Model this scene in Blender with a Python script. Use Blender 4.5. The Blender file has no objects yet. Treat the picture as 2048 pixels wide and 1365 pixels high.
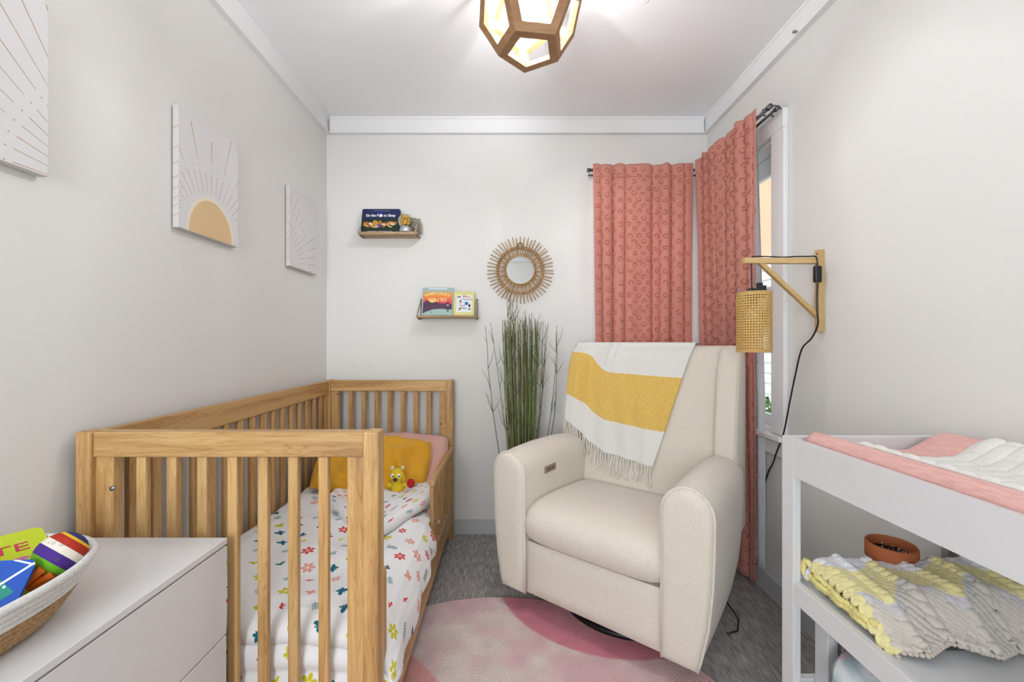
import bpy, bmesh, math, random
import numpy as np
from math import sin, cos, pi, sqrt, radians as R
from mathutils import Vector, Matrix, noise
random.seed(7)
rng = np.random.default_rng(5)
S = bpy.context.scene
COL = S.collection

# ------------------------------------------------------------------ camera, world, exposure
CAMZ = 1.126
cd = bpy.data.cameras.new('camera')
cam = bpy.data.objects.new('camera', cd)
COL.objects.link(cam)
cam.location = (0, 0, CAMZ)
cam.rotation_euler = (pi/2, 0, 0)
cd.sensor_width = 36
cd.lens = 36*830/2048
cd.shift_x = 0.0034
cd.shift_y = 0.0007
cd.clip_start = 0.05
S.camera = cam

S.view_settings.view_transform = 'Standard'
S.view_settings.look = 'None'
S.view_settings.gamma = 1
S.view_settings.use_curve_mapping = False
S.view_settings.exposure = 0.30

w = bpy.data.worlds.new('daylight'); S.world = w; w.use_nodes = True
bg = w.node_tree.nodes['Background']
bg.inputs[0].default_value = (0.80, 0.90, 1.0, 1)
bg.inputs[1].default_value = 2.2

def light(name, kind, loc, power, color=(1, 1, 1), rot=(0, 0, 0), size=None, size_y=None, radius=None):
    d = bpy.data.lights.new(name, kind)
    d.energy = power; d.color = color
    if kind == 'AREA':
        d.size = size
        if size_y: d.shape = 'RECTANGLE'; d.size_y = size_y
    if radius is not None: d.shadow_soft_size = radius
    o = bpy.data.objects.new(name, d); COL.objects.link(o)
    o.location = loc; o.rotation_euler = rot
    return o
BULB = (0.0712, 1.361, 2.216)
light('pendant_bulb_light', 'POINT', BULB, 70, (0.93, 0.965, 1.0), radius=0.036)
# added fill lights behind the camera, without a known source
# unseen area light shining in through an invented opening in the back wall
light('rear_fill_light', 'AREA', (-0.56, -1.56, 1.35), 38, (0.92, 0.965, 1.0), rot=(R(106), 0, 0), size=0.78, size_y=1.5)
light('hall_fill_light', 'AREA', (0.75, -2.3, 2.38), 28, (0.98, 0.99, 1.0), size=0.9, size_y=0.9)  # added lamp, brightens the room through the open doorway

def at(px, py, Y):
    """world point seen at pixel (px,py) of the photograph at depth Y"""
    return Vector(((px-1017)*Y/830, Y, CAMZ-(py-684)*Y/830))

# ------------------------------------------------------------------ tagging
def tag(o, label, cat=None, group=None, kind=None):
    if label: o['label'] = label
    if cat: o['category'] = cat
    if group: o['group'] = group
    if kind: o['kind'] = kind
    return o
def thing(name, label, cat, loc=(0, 0, 0), rz=0, group=None):
    o = bpy.data.objects.new(name, None); COL.objects.link(o)
    o.location = loc; o.rotation_euler = (0, 0, rz); o.empty_display_size = .05
    return tag(o, label, cat, group)

# ------------------------------------------------------------------ mesh builder
class MB:
    def __init__(s): s.v = []; s.f = []; s.uv = {}; s.sm = []
    def add(s, vs, fs, smooth=True, uvs=None, M=None):
        b = len(s.v)
        if M is not None: vs = [M @ Vector(p) for p in vs]
        s.v += [tuple(p) for p in vs]
        for i, f in enumerate(fs):
            if uvs is not None: s.uv[len(s.f)] = uvs[i]
            s.f.append([b+k for k in f]); s.sm.append(smooth)
        return s
    def bm(s, bm, smooth=False, M=None):
        bm.verts.index_update()
        s.add([v.co.copy() for v in bm.verts], [[v.index for v in f.verts] for f in bm.faces], smooth, M=M)
        bm.free(); return s
    def box(s, x0, x1, y0, y1, z0, z1, r=0.0, seg=2, smooth=None, M=None):
        bm = bmesh.new(); bmesh.ops.create_cube(bm, size=1)
        for v in bm.verts:
            v.co = ((x0+x1)/2+v.co.x*(x1-x0), (y0+y1)/2+v.co.y*(y1-y0), (z0+z1)/2+v.co.z*(z1-z0))
        if r > 0:
            bmesh.ops.bevel(bm, geom=bm.edges[:], offset=r, segments=seg, affect='EDGES', profile=0.5)
        return s.bm(bm, False if smooth is None else smooth, M)
    def prism(s, poly, axis, a, b, r=0, seg=3, smooth=False, M=None):
        """poly: 2D points in the plane normal to axis; extruded a..b"""
        def mk(p, t):
            if axis == 'x': return (t, p[0], p[1])
            if axis == 'y': return (p[0], t, p[1])
            return (p[0], p[1], t)
        bm = bmesh.new()
        A = [bm.verts.new(mk(p, a)) for p in poly]; B = [bm.verts.new(mk(p, b)) for p in poly]
        n = len(poly)
        bm.faces.new(A); bm.faces.new(B[::-1])
        for i in range(n): bm.faces.new((A[i], B[i], B[(i+1) % n], A[(i+1) % n]))
        bmesh.ops.recalc_face_normals(bm, faces=bm.faces[:])
        if r > 0:
            bmesh.ops.bevel(bm, geom=bm.edges[:], offset=r, segments=seg, affect='EDGES', profile=0.5, clamp_overlap=True)
        return s.bm(bm, smooth, M)
    def tube(s, pts, r, n=8, closed=False, caps=True, M=None, flat=1.0):
        pts = [Vector(p) for p in pts]; m = len(pts)
        rr = r if hasattr(r, '__len__') else [r]*m
        vs = []; up = Vector((0, 0, 1))
        t0 = (pts[1]-pts[0]).normalized()
        if abs(t0.z) > .9: up = Vector((1, 0, 0))
        nrm = (up-t0*up.dot(t0)).normalized()
        for i, p in enumerate(pts):
            if closed: t = (pts[(i+1) % m]-pts[i-1])
            else: t = pts[min(i+1, m-1)]-pts[max(i-1, 0)]
            t.normalize()
            nrm = (nrm-t*nrm.dot(t)).normalized()
            bi = t.cross(nrm)
            for k in range(n):
                a = 2*pi*k/n
                vs.append(p+(nrm*cos(a)+bi*sin(a)*flat)*rr[i])
        fs = []
        for i in range(m if closed else m-1):
            j = (i+1) % m
            for k in range(n):
                fs.append((i*n+k, i*n+(k+1) % n, j*n+(k+1) % n, j*n+k))
        if caps and not closed:
            fs.append(list(range(n))[::-1]); fs.append([(m-1)*n+k for k in range(n)])
        return s.add(vs, fs, True, M=M)
    def lathe(s, prof, n=32, c=(0, 0, 0), sx=1, sy=1, M=None, smooth=True):
        vs = []; fs = []; m = len(prof)
        for (r, z) in prof:
            for k in range(n):
                a = 2*pi*k/n
                vs.append((c[0]+r*cos(a)*sx, c[1]+r*sin(a)*sy, c[2]+z))
        for i in range(m-1):
            for k in range(n):
                fs.append((i*n+k, i*n+(k+1) % n, (i+1)*n+(k+1) % n, (i+1)*n+k))
        return s.add(vs, fs, smooth, M=M)
    def loft(s, secs, caps=True, smooth=True, closed=True, M=None):
        n = len(secs[0]); vs = [p for q in secs for p in q]; fs = []
        for i in range(len(secs)-1):
            for k in range(n if closed else n-1):
                fs.append((i*n+k, i*n+(k+1) % n, (i+1)*n+(k+1) % n, (i+1)*n+k))
        if caps:
            fs.append(list(range(n))[::-1]); fs.append([(len(secs)-1)*n+k for k in range(n)])
        return s.add(vs, fs, smooth, M=M)
    def grid(s, nu, nv, fn, M=None, smooth=True, flip=False):
        vs = []; fs = []; uv = []
        for j in range(nv+1):
            for i in range(nu+1):
                vs.append(Vector(fn(i/nu, j/nv)))
        for j in range(nv):
            for i in range(nu):
                q = [(i, j), (i+1, j), (i+1, j+1), (i, j+1)]
                if flip: q = q[::-1]
                fs.append([b*(nu+1)+a for a, b in q]); uv.append([(a/nu, b/nv) for a, b in q])
        return s.add(vs, fs, smooth, uv, M)
    def sphere(s, c, r, n=16, m=10, sx=1, sy=1, sz=1, M=None):
        return s.lathe([(max(1e-4, r*sin(pi*i/m)), -r*cos(pi*i/m)*sz) for i in range(m+1)], n, c, sx, sy, M=M)
    def build(s, name, mat, parent=None, label=None, cat=None, group=None, kind=None, local=False, smooth=None, solid=0, sub=0, recalc=False):
        me = bpy.data.meshes.new(name)
        vs = s.v
        if parent is not None and not local:
            inv = wm(parent).inverted(); vs = [tuple(inv @ Vector(p)) for p in vs]
        me.from_pydata(vs, [], s.f)
        if s.uv:
            ul = me.uv_layers.new(name='UVMap'); k = 0; arr = []
            for i, f in enumerate(s.f):
                u = s.uv.get(i)
                arr += [c for q in (u if u else [(0, 0)]*len(f)) for c in q]
            ul.data.foreach_set('uv', arr)
        me.polygons.foreach_set('use_smooth', s.sm if smooth is None else [smooth]*len(s.f))
        if recalc:
            b = bmesh.new(); b.from_mesh(me); bmesh.ops.recalc_face_normals(b, faces=b.faces[:]); b.to_mesh(me); b.free()
        me.update()
        o = bpy.data.objects.new(name, me); COL.objects.link(o)
        if mat: me.materials.append(mat)
        if parent is not None: o.parent = parent
        if solid:
            md = o.modifiers.new('solid', 'SOLIDIFY'); md.thickness = solid; md.offset = 0
        if sub:
            md = o.modifiers.new('sub', 'SUBSURF'); md.levels = sub; md.render_levels = sub
        return tag(o, label, cat, group, kind)
def wm(o):
    m = Matrix.Translation(o.location) @ o.rotation_euler.to_matrix().to_4x4()
    return (wm(o.parent) @ m) if o.parent else m
def copy_part(o, parent, loc=None):
    c = o.copy(); COL.objects.link(c); c.parent = parent
    if loc is not None: c.location = loc
    return c

def text(parent, s, size, M, mat, name='lettering', label=None, extrude=.0003, align='CENTER', bold=0, sx=1):
    cu = bpy.data.curves.new('t', 'FONT'); cu.body = s; cu.size = size; cu.align_x = align; cu.extrude = extrude
    cu.resolution_u = 3; cu.offset = bold
    to = bpy.data.objects.new('t', cu); COL.objects.link(to)
    dg = bpy.context.evaluated_depsgraph_get(); dg.update()
    me = bpy.data.meshes.new_from_object(to.evaluated_get(dg))
    bpy.data.objects.remove(to); bpy.data.curves.remove(cu)
    inv = wm(parent).inverted() @ M @ Matrix.Diagonal((sx, 1, 1, 1))
    me.transform(inv); me.name = name
    me.materials.clear(); me.materials.append(mat)
    o = bpy.data.objects.new(name, me); COL.objects.link(o); o.parent = parent
    if label: o['label'] = label
    return o

# ------------------------------------------------------------------ raster helper for flat prints
class Cv:
    def __init__(s, w, h, bg):
        s.w, s.h = w, h; s.a = np.ones((h, w, 4), np.float32); s.a[..., :3] = bg
    def _put(s, x0, x1, y0, y1, cov, col):
        reg = s.a[y0:y1, x0:x1, :3]; c = np.clip(cov, 0, 1)[..., None]
        reg[:] = reg*(1-c)+np.array(col, np.float32)*c
    def _win(s, x0, x1, y0, y1):
        x0 = max(0, int(x0)-2); y0 = max(0, int(y0)-2); x1 = min(s.w, int(x1)+3); y1 = min(s.h, int(y1)+3)
        if x1 <= x0 or y1 <= y0: return None
        Y, X = np.mgrid[y0:y1, x0:x1]
        return x0, x1, y0, y1, X+.5, Y+.5
    def ell(s, cx, cy, rx, ry, col, rot=0, soft=1.0, hole=0):
        m = max(rx, ry); q = s._win(cx-m, cx+m, cy-m, cy+m)
        if q is None: return
        x0, x1, y0, y1, X, Y = q
        dx, dy = X-cx, Y-cy; c, n = cos(rot), sin(rot)
        a = (dx*c+dy*n)/rx; b = (-dx*n+dy*c)/ry
        d = (1-np.sqrt(a*a+b*b))*min(rx, ry)
        s._put(x0, x1, y0, y1, d/soft+.5, col)
    def line(s, xa, ya, xb, yb, wd, col, wd2=None, soft=1.0):
        wd2 = wd if wd2 is None else wd2; m = max(wd, wd2)
        q = s._win(min(xa, xb)-m, max(xa, xb)+m, min(ya, yb)-m, max(ya, yb)+m)
        if q is None: return
        x0, x1, y0, y1, X, Y = q
        L = max(1e-6, (xb-xa)**2+(yb-ya)**2)
        t = np.clip(((X-xa)*(xb-xa)+(Y-ya)*(yb-ya))/L, 0, 1)
        d = np.hypot(X-xa-t*(xb-xa), Y-ya-t*(yb-ya))
        s._put(x0, x1, y0, y1, ((wd+(wd2-wd)*t)/2-d)/soft+.5, col)
    def poly(s, pts, col):
        xs = [p[0] for p in pts]; ys = [p[1] for p in pts]
        q = s._win(min(xs), max(xs), min(ys), max(ys))
        if q is None: return
        x0, x1, y0, y1, X, Y = q
        ins = np.zeros(X.shape, bool); n = len(pts)
        for i in range(n):
            ax, ay = pts[i]; bx, by = pts[(i+1) % n]
            if ay == by: continue
            c = ((ay > Y) != (by > Y)) & (X < (bx-ax)*(Y-ay)/(by-ay)+ax)
            ins ^= c
        s._put(x0, x1, y0, y1, ins.astype(np.float32), col)
    def image(s, name):
        im = bpy.data.images.new(name, s.w, s.h, alpha=False)
        im.colorspace_settings.name = 'sRGB'
        im.pixels.foreach_set(s.a[::-1].ravel()); im.update(); im.pack()
        return im

# ------------------------------------------------------------------ materials
def hexc(r, g, b):
    f = lambda c: (c/255/12.92) if c/255 <= .04045 else ((c/255+.055)/1.055)**2.4
    return (f(r), f(g), f(b), 1)
class N:
    def __init__(s, name):
        s.m = bpy.data.materials.new(name); s.m.use_nodes = True; s.t = s.m.node_tree; s.n = s.t.nodes
        s.b = s.n['Principled BSDF']; s.out = s.n['Material Output']
    def node(s, typ, **k):
        o = s.n.new(typ)
        for a, b in k.items():
            if a.startswith('i_'):
                o.inputs[a[2:].replace('_', ' ')].default_value = b
            else: setattr(o, a, b)
        return o
    def link(s, a, b): s.t.links.new(a, b); return s
    def coords(s, scale=(1, 1, 1), kind='Object', rot=(0, 0, 0)):
        tc = s.node('ShaderNodeTexCoord'); mp = s.node('ShaderNodeMapping')
        mp.inputs['Scale'].default_value = scale; mp.inputs['Rotation'].default_value = rot
        s.link(tc.outputs[kind], mp.inputs[0]); return mp.outputs[0]
    def noise(s, scale, detail=4, co=None, rough=.5, dist=0):
        n = s.node('ShaderNodeTexNoise'); n.inputs['Scale'].default_value = scale; n.inputs['Detail'].default_value = detail
        n.inputs['Roughness'].default_value = rough; n.inputs['Distortion'].default_value = dist
        if co is not None: s.link(co, n.inputs['Vector'])
        return n.outputs[0]
    def ramp(s, fac, stops, interp='LINEAR'):
        r = s.node('ShaderNodeValToRGB'); cr = r.color_ramp; cr.interpolation = interp
        while len(cr.elements) < len(stops): cr.elements.new(.5)
        for e, (p, c) in zip(cr.elements, stops):
            e.position = p; e.color = c if len(c) == 4 else (*c, 1)
        s.link(fac, r.inputs[0]); return r.outputs[0]
    def bump(s, h, strength=.3, dist=.01):
        b = s.node('ShaderNodeBump'); b.inputs['Strength'].default_value = strength; b.inputs['Distance'].default_value = dist
        s.link(h, b.inputs['Height']); s.link(b.outputs[0], s.b.inputs['Normal']); return b
    def math(s, op, a, b=None):
        m = s.node('ShaderNodeMath', operation=op)
        for i, x in enumerate((a, b)):
            if x is None: continue
            if isinstance(x, (int, float)): m.inputs[i].default_value = x
            else: s.link(x, m.inputs[i])
        return m.outputs[0]
    def set(s, **k):
        for a, b in k.items(): s.b.inputs[a.replace('_', ' ')].default_value = b
        return s
def plain(name, rgb, rough=.5, metal=0, noise_amt=0, bump=0, bscale=200, **k):
    n = N(name); c = hexc(*rgb)
    n.b.inputs['Base Color'].default_value = c; n.b.inputs['Roughness'].default_value = rough; n.b.inputs['Metallic'].default_value = metal
    for a, b in k.items(): n.b.inputs[a.replace('_', ' ')].default_value = b
    co = n.coords()
    if noise_amt:
        f = n.noise(6, 5, co)
        d = tuple(x*(1-noise_amt) for x in c[:3])+(1,)
        n.link(n.ramp(f, [(.35, d), (.65, c)]), n.b.inputs['Base Color'])
    if bump: n.bump(n.noise(bscale, 3, co), bump, .002)
    return n.m
def wood(name, c1, c2, axis='z', rough=.42, dark=None, sc=1.0):
    n = N(name); st = {'x': (.8, 14, 14), 'y': (14, .8, 14), 'z': (14, 14, .8)}[axis]
    st = tuple(v*sc for v in st)
    co = n.coords(st)
    info = n.node('ShaderNodeObjectInfo')
    off = n.node('ShaderNodeVectorMath', operation='ADD')
    mul = n.node('ShaderNodeVectorMath', operation='SCALE'); mul.inputs['Scale'].default_value = 7.0
    comb = n.node('ShaderNodeCombineXYZ')
    for i in range(3): n.link(info.outputs['Random'], comb.inputs[i])
    n.link(comb.outputs[0], mul.inputs[0]); n.link(co, off.inputs[0]); n.link(mul.outputs[0], off.inputs[1])
    f1 = n.noise(1.6, 3, off.outputs[0], .55, .6)
    f2 = n.noise(7, 6, off.outputs[0], .6, .3)
    mx = n.math('ADD', n.math('MULTIPLY', f1, .7), n.math('MULTIPLY', f2, .3))
    gl = n.math('SINE', n.math('MULTIPLY', f1, 75.0)); gl = n.math('POWER', n.math('ABSOLUTE', gl), 6.0)
    mx = n.math('SUBTRACT', mx, n.math('MULTIPLY', gl, .085))
    cc = n.ramp(mx, [(.34, hexc(*(dark or c2))), (.47, hexc(*c2)), (.56, hexc(*c1)), (.75, hexc(*c1))])
    hs = n.node('ShaderNodeHueSaturation')
    n.link(cc, hs.inputs['Color'])
    v = n.node('ShaderNodeMapRange'); v.inputs['To Min'].default_value = .90; v.inputs['To Max'].default_value = 1.08
    n.link(info.outputs['Random'], v.inputs[0]); n.link(v.outputs[0], hs.inputs['Value'])
    n.link(hs.outputs[0], n.b.inputs['Base Color'])
    n.set(Roughness=rough); n.bump(f2, .08, .002)
    return n.m
def cloth(name, rgb, rgb2=None, scale=350, bump=.4, rough=.9, transl=0, dist=.002, cs=(1, 1, 1)):
    n = N(name); co = n.coords(cs); f = n.noise(scale, 3, co)
    c = hexc(*rgb); d = hexc(*(rgb2 or tuple(int(x*.93) for x in rgb)))
    col = n.ramp(f, [(.35, d), (.6, c)]); n.link(col, n.b.inputs['Base Color'])
    n.set(Roughness=rough); n.b.inputs['Sheen Weight'].default_value = .15
    n.bump(f, bump, dist)
    if transl:
        tr = n.node('ShaderNodeBsdfTranslucent'); n.link(col, tr.inputs[0])
        mx = n.node('ShaderNodeMixShader'); mx.inputs[0].default_value = transl
        n.link(n.b.outputs[0], mx.inputs[1]); n.link(tr.outputs[0], mx.inputs[2]); n.link(mx.outputs[0], n.out.inputs[0])
    return n.m
def arc_uv(mb, nu, nv, W, H, u0=0.0, v0=0.0):
    """texture coordinates of a grid by true length along the cloth (W, H = size of the print in metres)"""
    P = np.array([tuple(p) for p in mb.v]).reshape(nv+1, nu+1, 3)
    du = np.zeros((nv+1, nu+1)); du[:, 1:] = np.cumsum(np.linalg.norm(np.diff(P, axis=1), axis=2), axis=1)
    du[:] = du[nv//2]
    dv = np.zeros((nv+1, nu+1)); dv[1:] = np.cumsum(np.linalg.norm(np.diff(P, axis=0), axis=2), axis=0)
    dv[:] = dv[:, nu//2:nu//2+1]
    for k, f in enumerate(mb.f):
        mb.uv[k] = [((du[i//(nu+1), i % (nu+1)])/W+u0, dv[i//(nu+1), i % (nu+1)]/H+v0) for i in f]
    return mb
def printed(name, im, rough=.5, bump=0, bscale=300, ext='EXTEND'):
    n = N(name); t = n.node('ShaderNodeTexImage', image=im, extension=ext); uv = n.coords(kind='UV')
    n.link(uv, t.inputs[0]); n.link(t.outputs[0], n.b.inputs['Base Color']); n.set(Roughness=rough)
    if bump: n.bump(n.noise(bscale, 3, n.coords()), bump, .002)
    return n.m
def emis(name, rgb, st):
    n = N(name); n.b.inputs['Base Color'].default_value = hexc(*rgb)
    n.b.inputs['Emission Color'].default_value = hexc(*rgb); n.b.inputs['Emission Strength'].default_value = st
    return n.m

M = {}
M['wall'] = plain('wall_paint', (227, 226, 223), .55, bump=.05, bscale=90)
M['ceil'] = plain('ceiling_paint', (246, 247, 249), .7, bump=.04, bscale=70)
M['trim'] = plain('trim_paint', (236, 236, 237), .35)
M['base'] = plain('baseboard_paint', (198, 200, 203), .4)
M['white'] = plain('white_lacquer', (228, 229, 231), .28)
M['whitef'] = plain('white_furniture', (222, 223, 225), .35)
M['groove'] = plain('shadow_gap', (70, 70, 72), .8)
M['black'] = plain('black_plastic', (22, 22, 24), .35)
M['blackm'] = plain('black_metal', (25, 25, 26), .4, .3)
M['steel'] = plain('brushed_steel', (150, 150, 152), .3, .9)
M['rodm'] = plain('grey_rod_metal', (105, 105, 108), .35, .8)
for a in 'xyz':
    M['pine'+a] = wood('crib_pine_'+a, (204, 166, 112), (190, 149, 94), a, dark=(160, 118, 70))
    M['oak'+a] = wood('bracket_pine_'+a, (214, 182, 128), (202, 168, 112), a, .5)
M['lampwood'] = wood('lamp_wood', (172, 132, 92), (156, 114, 76), 'x', .5, sc=1.4)
M['shelfwood'] = wood('shelf_wood', (202, 178, 140), (160, 132, 98), 'x', .6)
M['rope'] = cloth('rope', (176, 166, 150), (130, 120, 106), 500, .6)

# ------------------------------------------------------------------ room shell
XL, XR, YF, YB, ZC = -1.070, 1.167, 2.44, -1.47, 2.44
T = .14
def struct(name, mb, mat, **k): return mb.build(name, mat, kind='structure', **k)
n = N('carpet_planks')
co = n.coords((240, 16, 1)); f = n.noise(1.0, 5, co, .65)
co2 = n.coords((60, 20, 1)); f2 = n.noise(1.0, 3, co2)
mx = n.math('ADD', n.math('MULTIPLY', f, .75), n.math('MULTIPLY', f2, .25))
colr = n.ramp(mx, [(.34, hexc(112, 108, 107)), (.5, hexc(158, 153, 150)), (.68, hexc(204, 200, 197))])
br = n.node('ShaderNodeTexBrick'); br.offset = .5; br.inputs['Scale'].default_value = 1
br.inputs['Brick Width'].default_value = .92; br.inputs['Row Height'].default_value = .23; br.inputs['Mortar Size'].default_value = .0016
br.inputs['Color1'].default_value = (1, 1, 1, 1); br.inputs['Color2'].default_value = (.96, .96, .96, 1); br.inputs['Mortar'].default_value = (.72, .72, .72, 1)
n.link(n.coords(rot=(0, 0, pi/2)), br.inputs['Vector'])
mm = n.node('ShaderNodeMix', data_type='RGBA', blend_type='MULTIPLY'); mm.inputs[0].default_value = 1
n.link(colr, mm.inputs[6]); n.link(br.outputs[0], mm.inputs[7]); n.link(mm.outputs[2], n.b.inputs['Base Color'])
n.set(Roughness=.95); n.bump(mx, .6, .003)
M['carpet'] = n.m
struct('floor', MB().box(XL-T, XR+T, YB-T-2.2, YF+T, -.08, 0), M['carpet'])
struct('ceiling', MB().box(XL-T, XR+T, YB-T-2.2, YF+T, ZC, ZC+.08), M['ceil'])
struct('wall_left', MB().box(XL-T, XL, YB-T, YF+T, 0, ZC), M['wall'])
# far wall with a window near the right corner
FX0, FX1, WZ0, WZ1 = .575, 1.075, .74, 2.02
mb = MB()
mb.box(XL, FX0, YF, YF+T, 0, ZC); mb.box(FX1, XR+T, YF, YF+T, 0, ZC)
mb.box(FX0, FX1, YF, YF+T, 0, WZ0); mb.box(FX0, FX1, YF, YF+T, WZ1, ZC)
struct('wall_far', mb, M['wall'])
RY0, RY1 = 1.815, 2.31
mb = MB()
mb.box(XR, XR+T, YB-T, RY0, 0, ZC); mb.box(XR, XR+T, RY1, YF, 0, ZC)
mb.box(XR, XR+T, RY0, RY1, 0, WZ0); mb.box(XR, XR+T, RY0, RY1, WZ1, ZC)
struct('wall_right', mb, M['wall'])
DX0, DX1, DZ = .40, 1.08, 2.03
mb = MB()
mb.box(XL, -.95, YB-T, YB, 0, ZC); mb.box(-.17, DX0, YB-T, YB, 0, ZC); mb.box(-.95, -.17, YB-T, YB, 0, .6); mb.box(-.95, -.17, YB-T, YB, 2.1, ZC)  # left opening invented to let the rear fill light in
mb.box(DX1, XR, YB-T, YB, 0, ZC); mb.box(DX0, DX1, YB-T, YB, DZ, ZC)
struct('wall_back', mb, M['wall'])
mb = MB()   # hallway behind the camera
mb.box(XL-T, XL, YB-T-2.2, YB-T, 0, ZC); mb.box(XR, XR+T, YB-T-2.2, YB-T, 0, ZC); mb.box(XL-T, XR+T, YB-T-2.3, YB-T-2.2, 0, ZC)
struct('wall_hall', mb, M['wall'])
mb = MB()
for (a, b) in ((DX0-.09, DX0), (DX1, DX1+.085)): mb.box(a, b, YB, YB+.018, 0, DZ, .004)
mb.box(DX0-.09, DX1+.085, YB, YB+.02, DZ, DZ+.09, .004)
struct('trim_1', mb, M['trim'])
mb = MB()   # casing of the opening added for the rear fill light
for (a, b) in ((-1.03, -.95), (-.17, -.09)): mb.box(a, b, YB, YB+.018, .55, 2.15, .003)
mb.box(-1.03, -.09, YB, YB+.02, 2.1502, 2.23, .003); mb.box(-1.05, -.07, YB, YB+.04, .52, .5498, .003)
struct('trim_6', mb, M['trim'])

def crown(name, p0, p1, inward):
    """flat crown board with a ledge, from p0 to p1 along the wall; inward = unit vector into the room"""
    prof = [(0, 2.343), (.026, 2.343), (.026, 2.351), (.018, 2.354), (.018, 2.425), (.024, 2.430), (.024, ZC), (0, ZC)]
    secs = []
    for p in (p0, p1):
        secs.append([(p[0]+inward[0]*d, p[1]+inward[1]*d, z) for d, z in prof])
    return struct(name, MB().loft(secs, smooth=False), M['trim'], recalc=True)
crown('trim_2', (XL, YB), (XL, YF), (1, 0)); crown('trim_3', (XR, YB), (XR, YF), (-1, 0))
crown('trim_4', (XL+.0262, YF), (XR-.0262, YF), (0, -1)); crown('trim_5', (XL+.0262, YB), (XR-.0262, YB), (0, 1))
def base(name, p0, p1, inward):
    prof = [(0, 0), (.014, 0), (.014, .088), (.006, .098), (0, .098)]
    secs = [[(p[0]+inward[0]*d, p[1]+inward[1]*d, z) for d, z in prof] for p in (p0, p1)]
    return struct(name, MB().loft(secs, smooth=False), M['base'], recalc=True)
base('baseboard_left', (XL, YB), (XL, YF), (1, 0)); base('baseboard_right', (XR, YB), (XR, YF), (-1, 0))
base('baseboard_far', (XL+.0145, YF), (XR-.0145, YF), (0, -1)); base('baseboard_back', (XL, YB), (DX0-.09, YB), (0, 1))

# windows -----------------------------------------------------------
n = N('window_glass')
tr = n.node('ShaderNodeBsdfTransparent'); gl = n.node('ShaderNodeBsdfGlossy'); gl.inputs['Roughness'].default_value = .02
mx = n.node('ShaderNodeMixShader'); mx.inputs[0].default_value = .04; n.link(tr.outputs[0], mx.inputs[1]); n.link(gl.outputs[0], mx.inputs[2]); n.link(mx.outputs[0], n.out.inputs[0])
M['glass'] = n.m
def window(name, a0, a1, wall, out, mapf):
    """a0..a1 along the wall; mapf(a, d, z) -> world, d = distance into the room from the wall face"""
    def bx(mb, a, b, d0, d1, z0, z1, r=.002):
        p = mapf(a, d0, z0); q = mapf(b, d1, z1)
        mb.box(min(p[0], q[0]), max(p[0], q[0]), min(p[1], q[1]), max(p[1], q[1]), z0, z1, r, 1)
        return mb
    fr = MB()
    for (a, b) in ((a0-.085, a0), (a1, a1+.085)): bx(fr, a, b, 0, .02, WZ0-.01, WZ1+.005)
    bx(fr, a0-.085, a1+.085, 0, .022, WZ1+.0052, WZ1+.085)
    bx(fr, a0, a0+.012, -.13, 0, WZ0, WZ1); bx(fr, a1-.012, a1, -.13, 0, WZ0, WZ1)
    bx(fr, a0+.0125, a1-.0125, -.13, 0, WZ1-.012, WZ1)
    o = fr.build(name, M['trim'], kind='structure')
    st = bx(MB(), a0-.095, a1+.095, -.12, .045, WZ0-.035, WZ0-.012, .004); st.build('window_sill', M['trim'], o)
    ap = bx(MB(), a0-.085, a1+.085, 0, .016, WZ0-.105, WZ0-.0355); ap.build('apron', M['trim'], o)
    zm = 1.36
    for nm, z0, z1, d in (('upper_sash', zm-.0, WZ1-.013, -.075), ('lower_sash', WZ0-.011, zm+.02, -.05)):
        s = MB(); A, B = a0+.013, a1-.013
        bx(s, A, A+.04, d-.022, d, z0, z1); bx(s, B-.04, B, d-.022, d, z0, z1)
        bx(s, A+.0402, B-.0402, d-.022, d, z0, z0+(.03 if nm == 'upper_sash' else .06))
        bx(s, A+.0402, B-.0402, d-.022, d, z1-(.09 if nm == 'upper_sash' else .028), z1)
        so = s.build(nm, M['trim'], o)
        g = bx(MB(), A+.038, B-.038, d-.013, d-.010, z0+.02, z1-.02, 0); g.build('pane', M['glass'], so)
    return o
window('window_1', RY0, RY1, 'r', 1, lambda a, d, z: (XR-d, a, z))
window('window_2', FX0, FX1, 'f', 1, lambda a, d, z: (a, YF-d, z))

# outside --------------------------------------------------------------
n = N('garden_ground'); f = n.noise(9, 5, n.coords())
n.link(n.ramp(f, [(.3, hexc(110, 120, 80)), (.7, hexc(150, 155, 110))]), n.b.inputs['Base Color']); n.set(Roughness=1)
struct('ground_outside', MB().box(-6, 9, -6, 12, -.62, -.55), n.m)
nb = thing('neighbour_house', 'neighbouring house with peach upper wall above white siding, seen through the right window', 'house', (3.4, 4.5, -.55))
mb = MB(); mb.box(3.0, 3.2, -1, 11, 2.10, 4.6)
mb.build('upper_wall', plain('peach_stucco', (236, 178, 144), .9), nb)
mb = MB()
for i in range(22):
    z0 = -.55+i*.12
    mb.add([(3.0, -1, z0), (3.0, 11, z0), (3.03, 11, z0+.119), (3.03, -1, z0+.119), (3.2, -1, z0), (3.2, 11, z0), (3.2, 11, z0+.119), (3.2, -1, z0+.119)],
           [(0, 3, 2, 1), (0, 1, 5, 4), (3, 7, 6, 2), (0, 4, 7, 3), (1, 2, 6, 5), (4, 5, 6, 7)], False)
mb.build('siding', plain('white_siding', (232, 232, 228), .6), nb, kind='stuff', recalc=True)
MB().box(2.955, 3.02, -1, 11, 2.06, 2.10).build('belt_board', M['trim'], nb)
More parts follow.
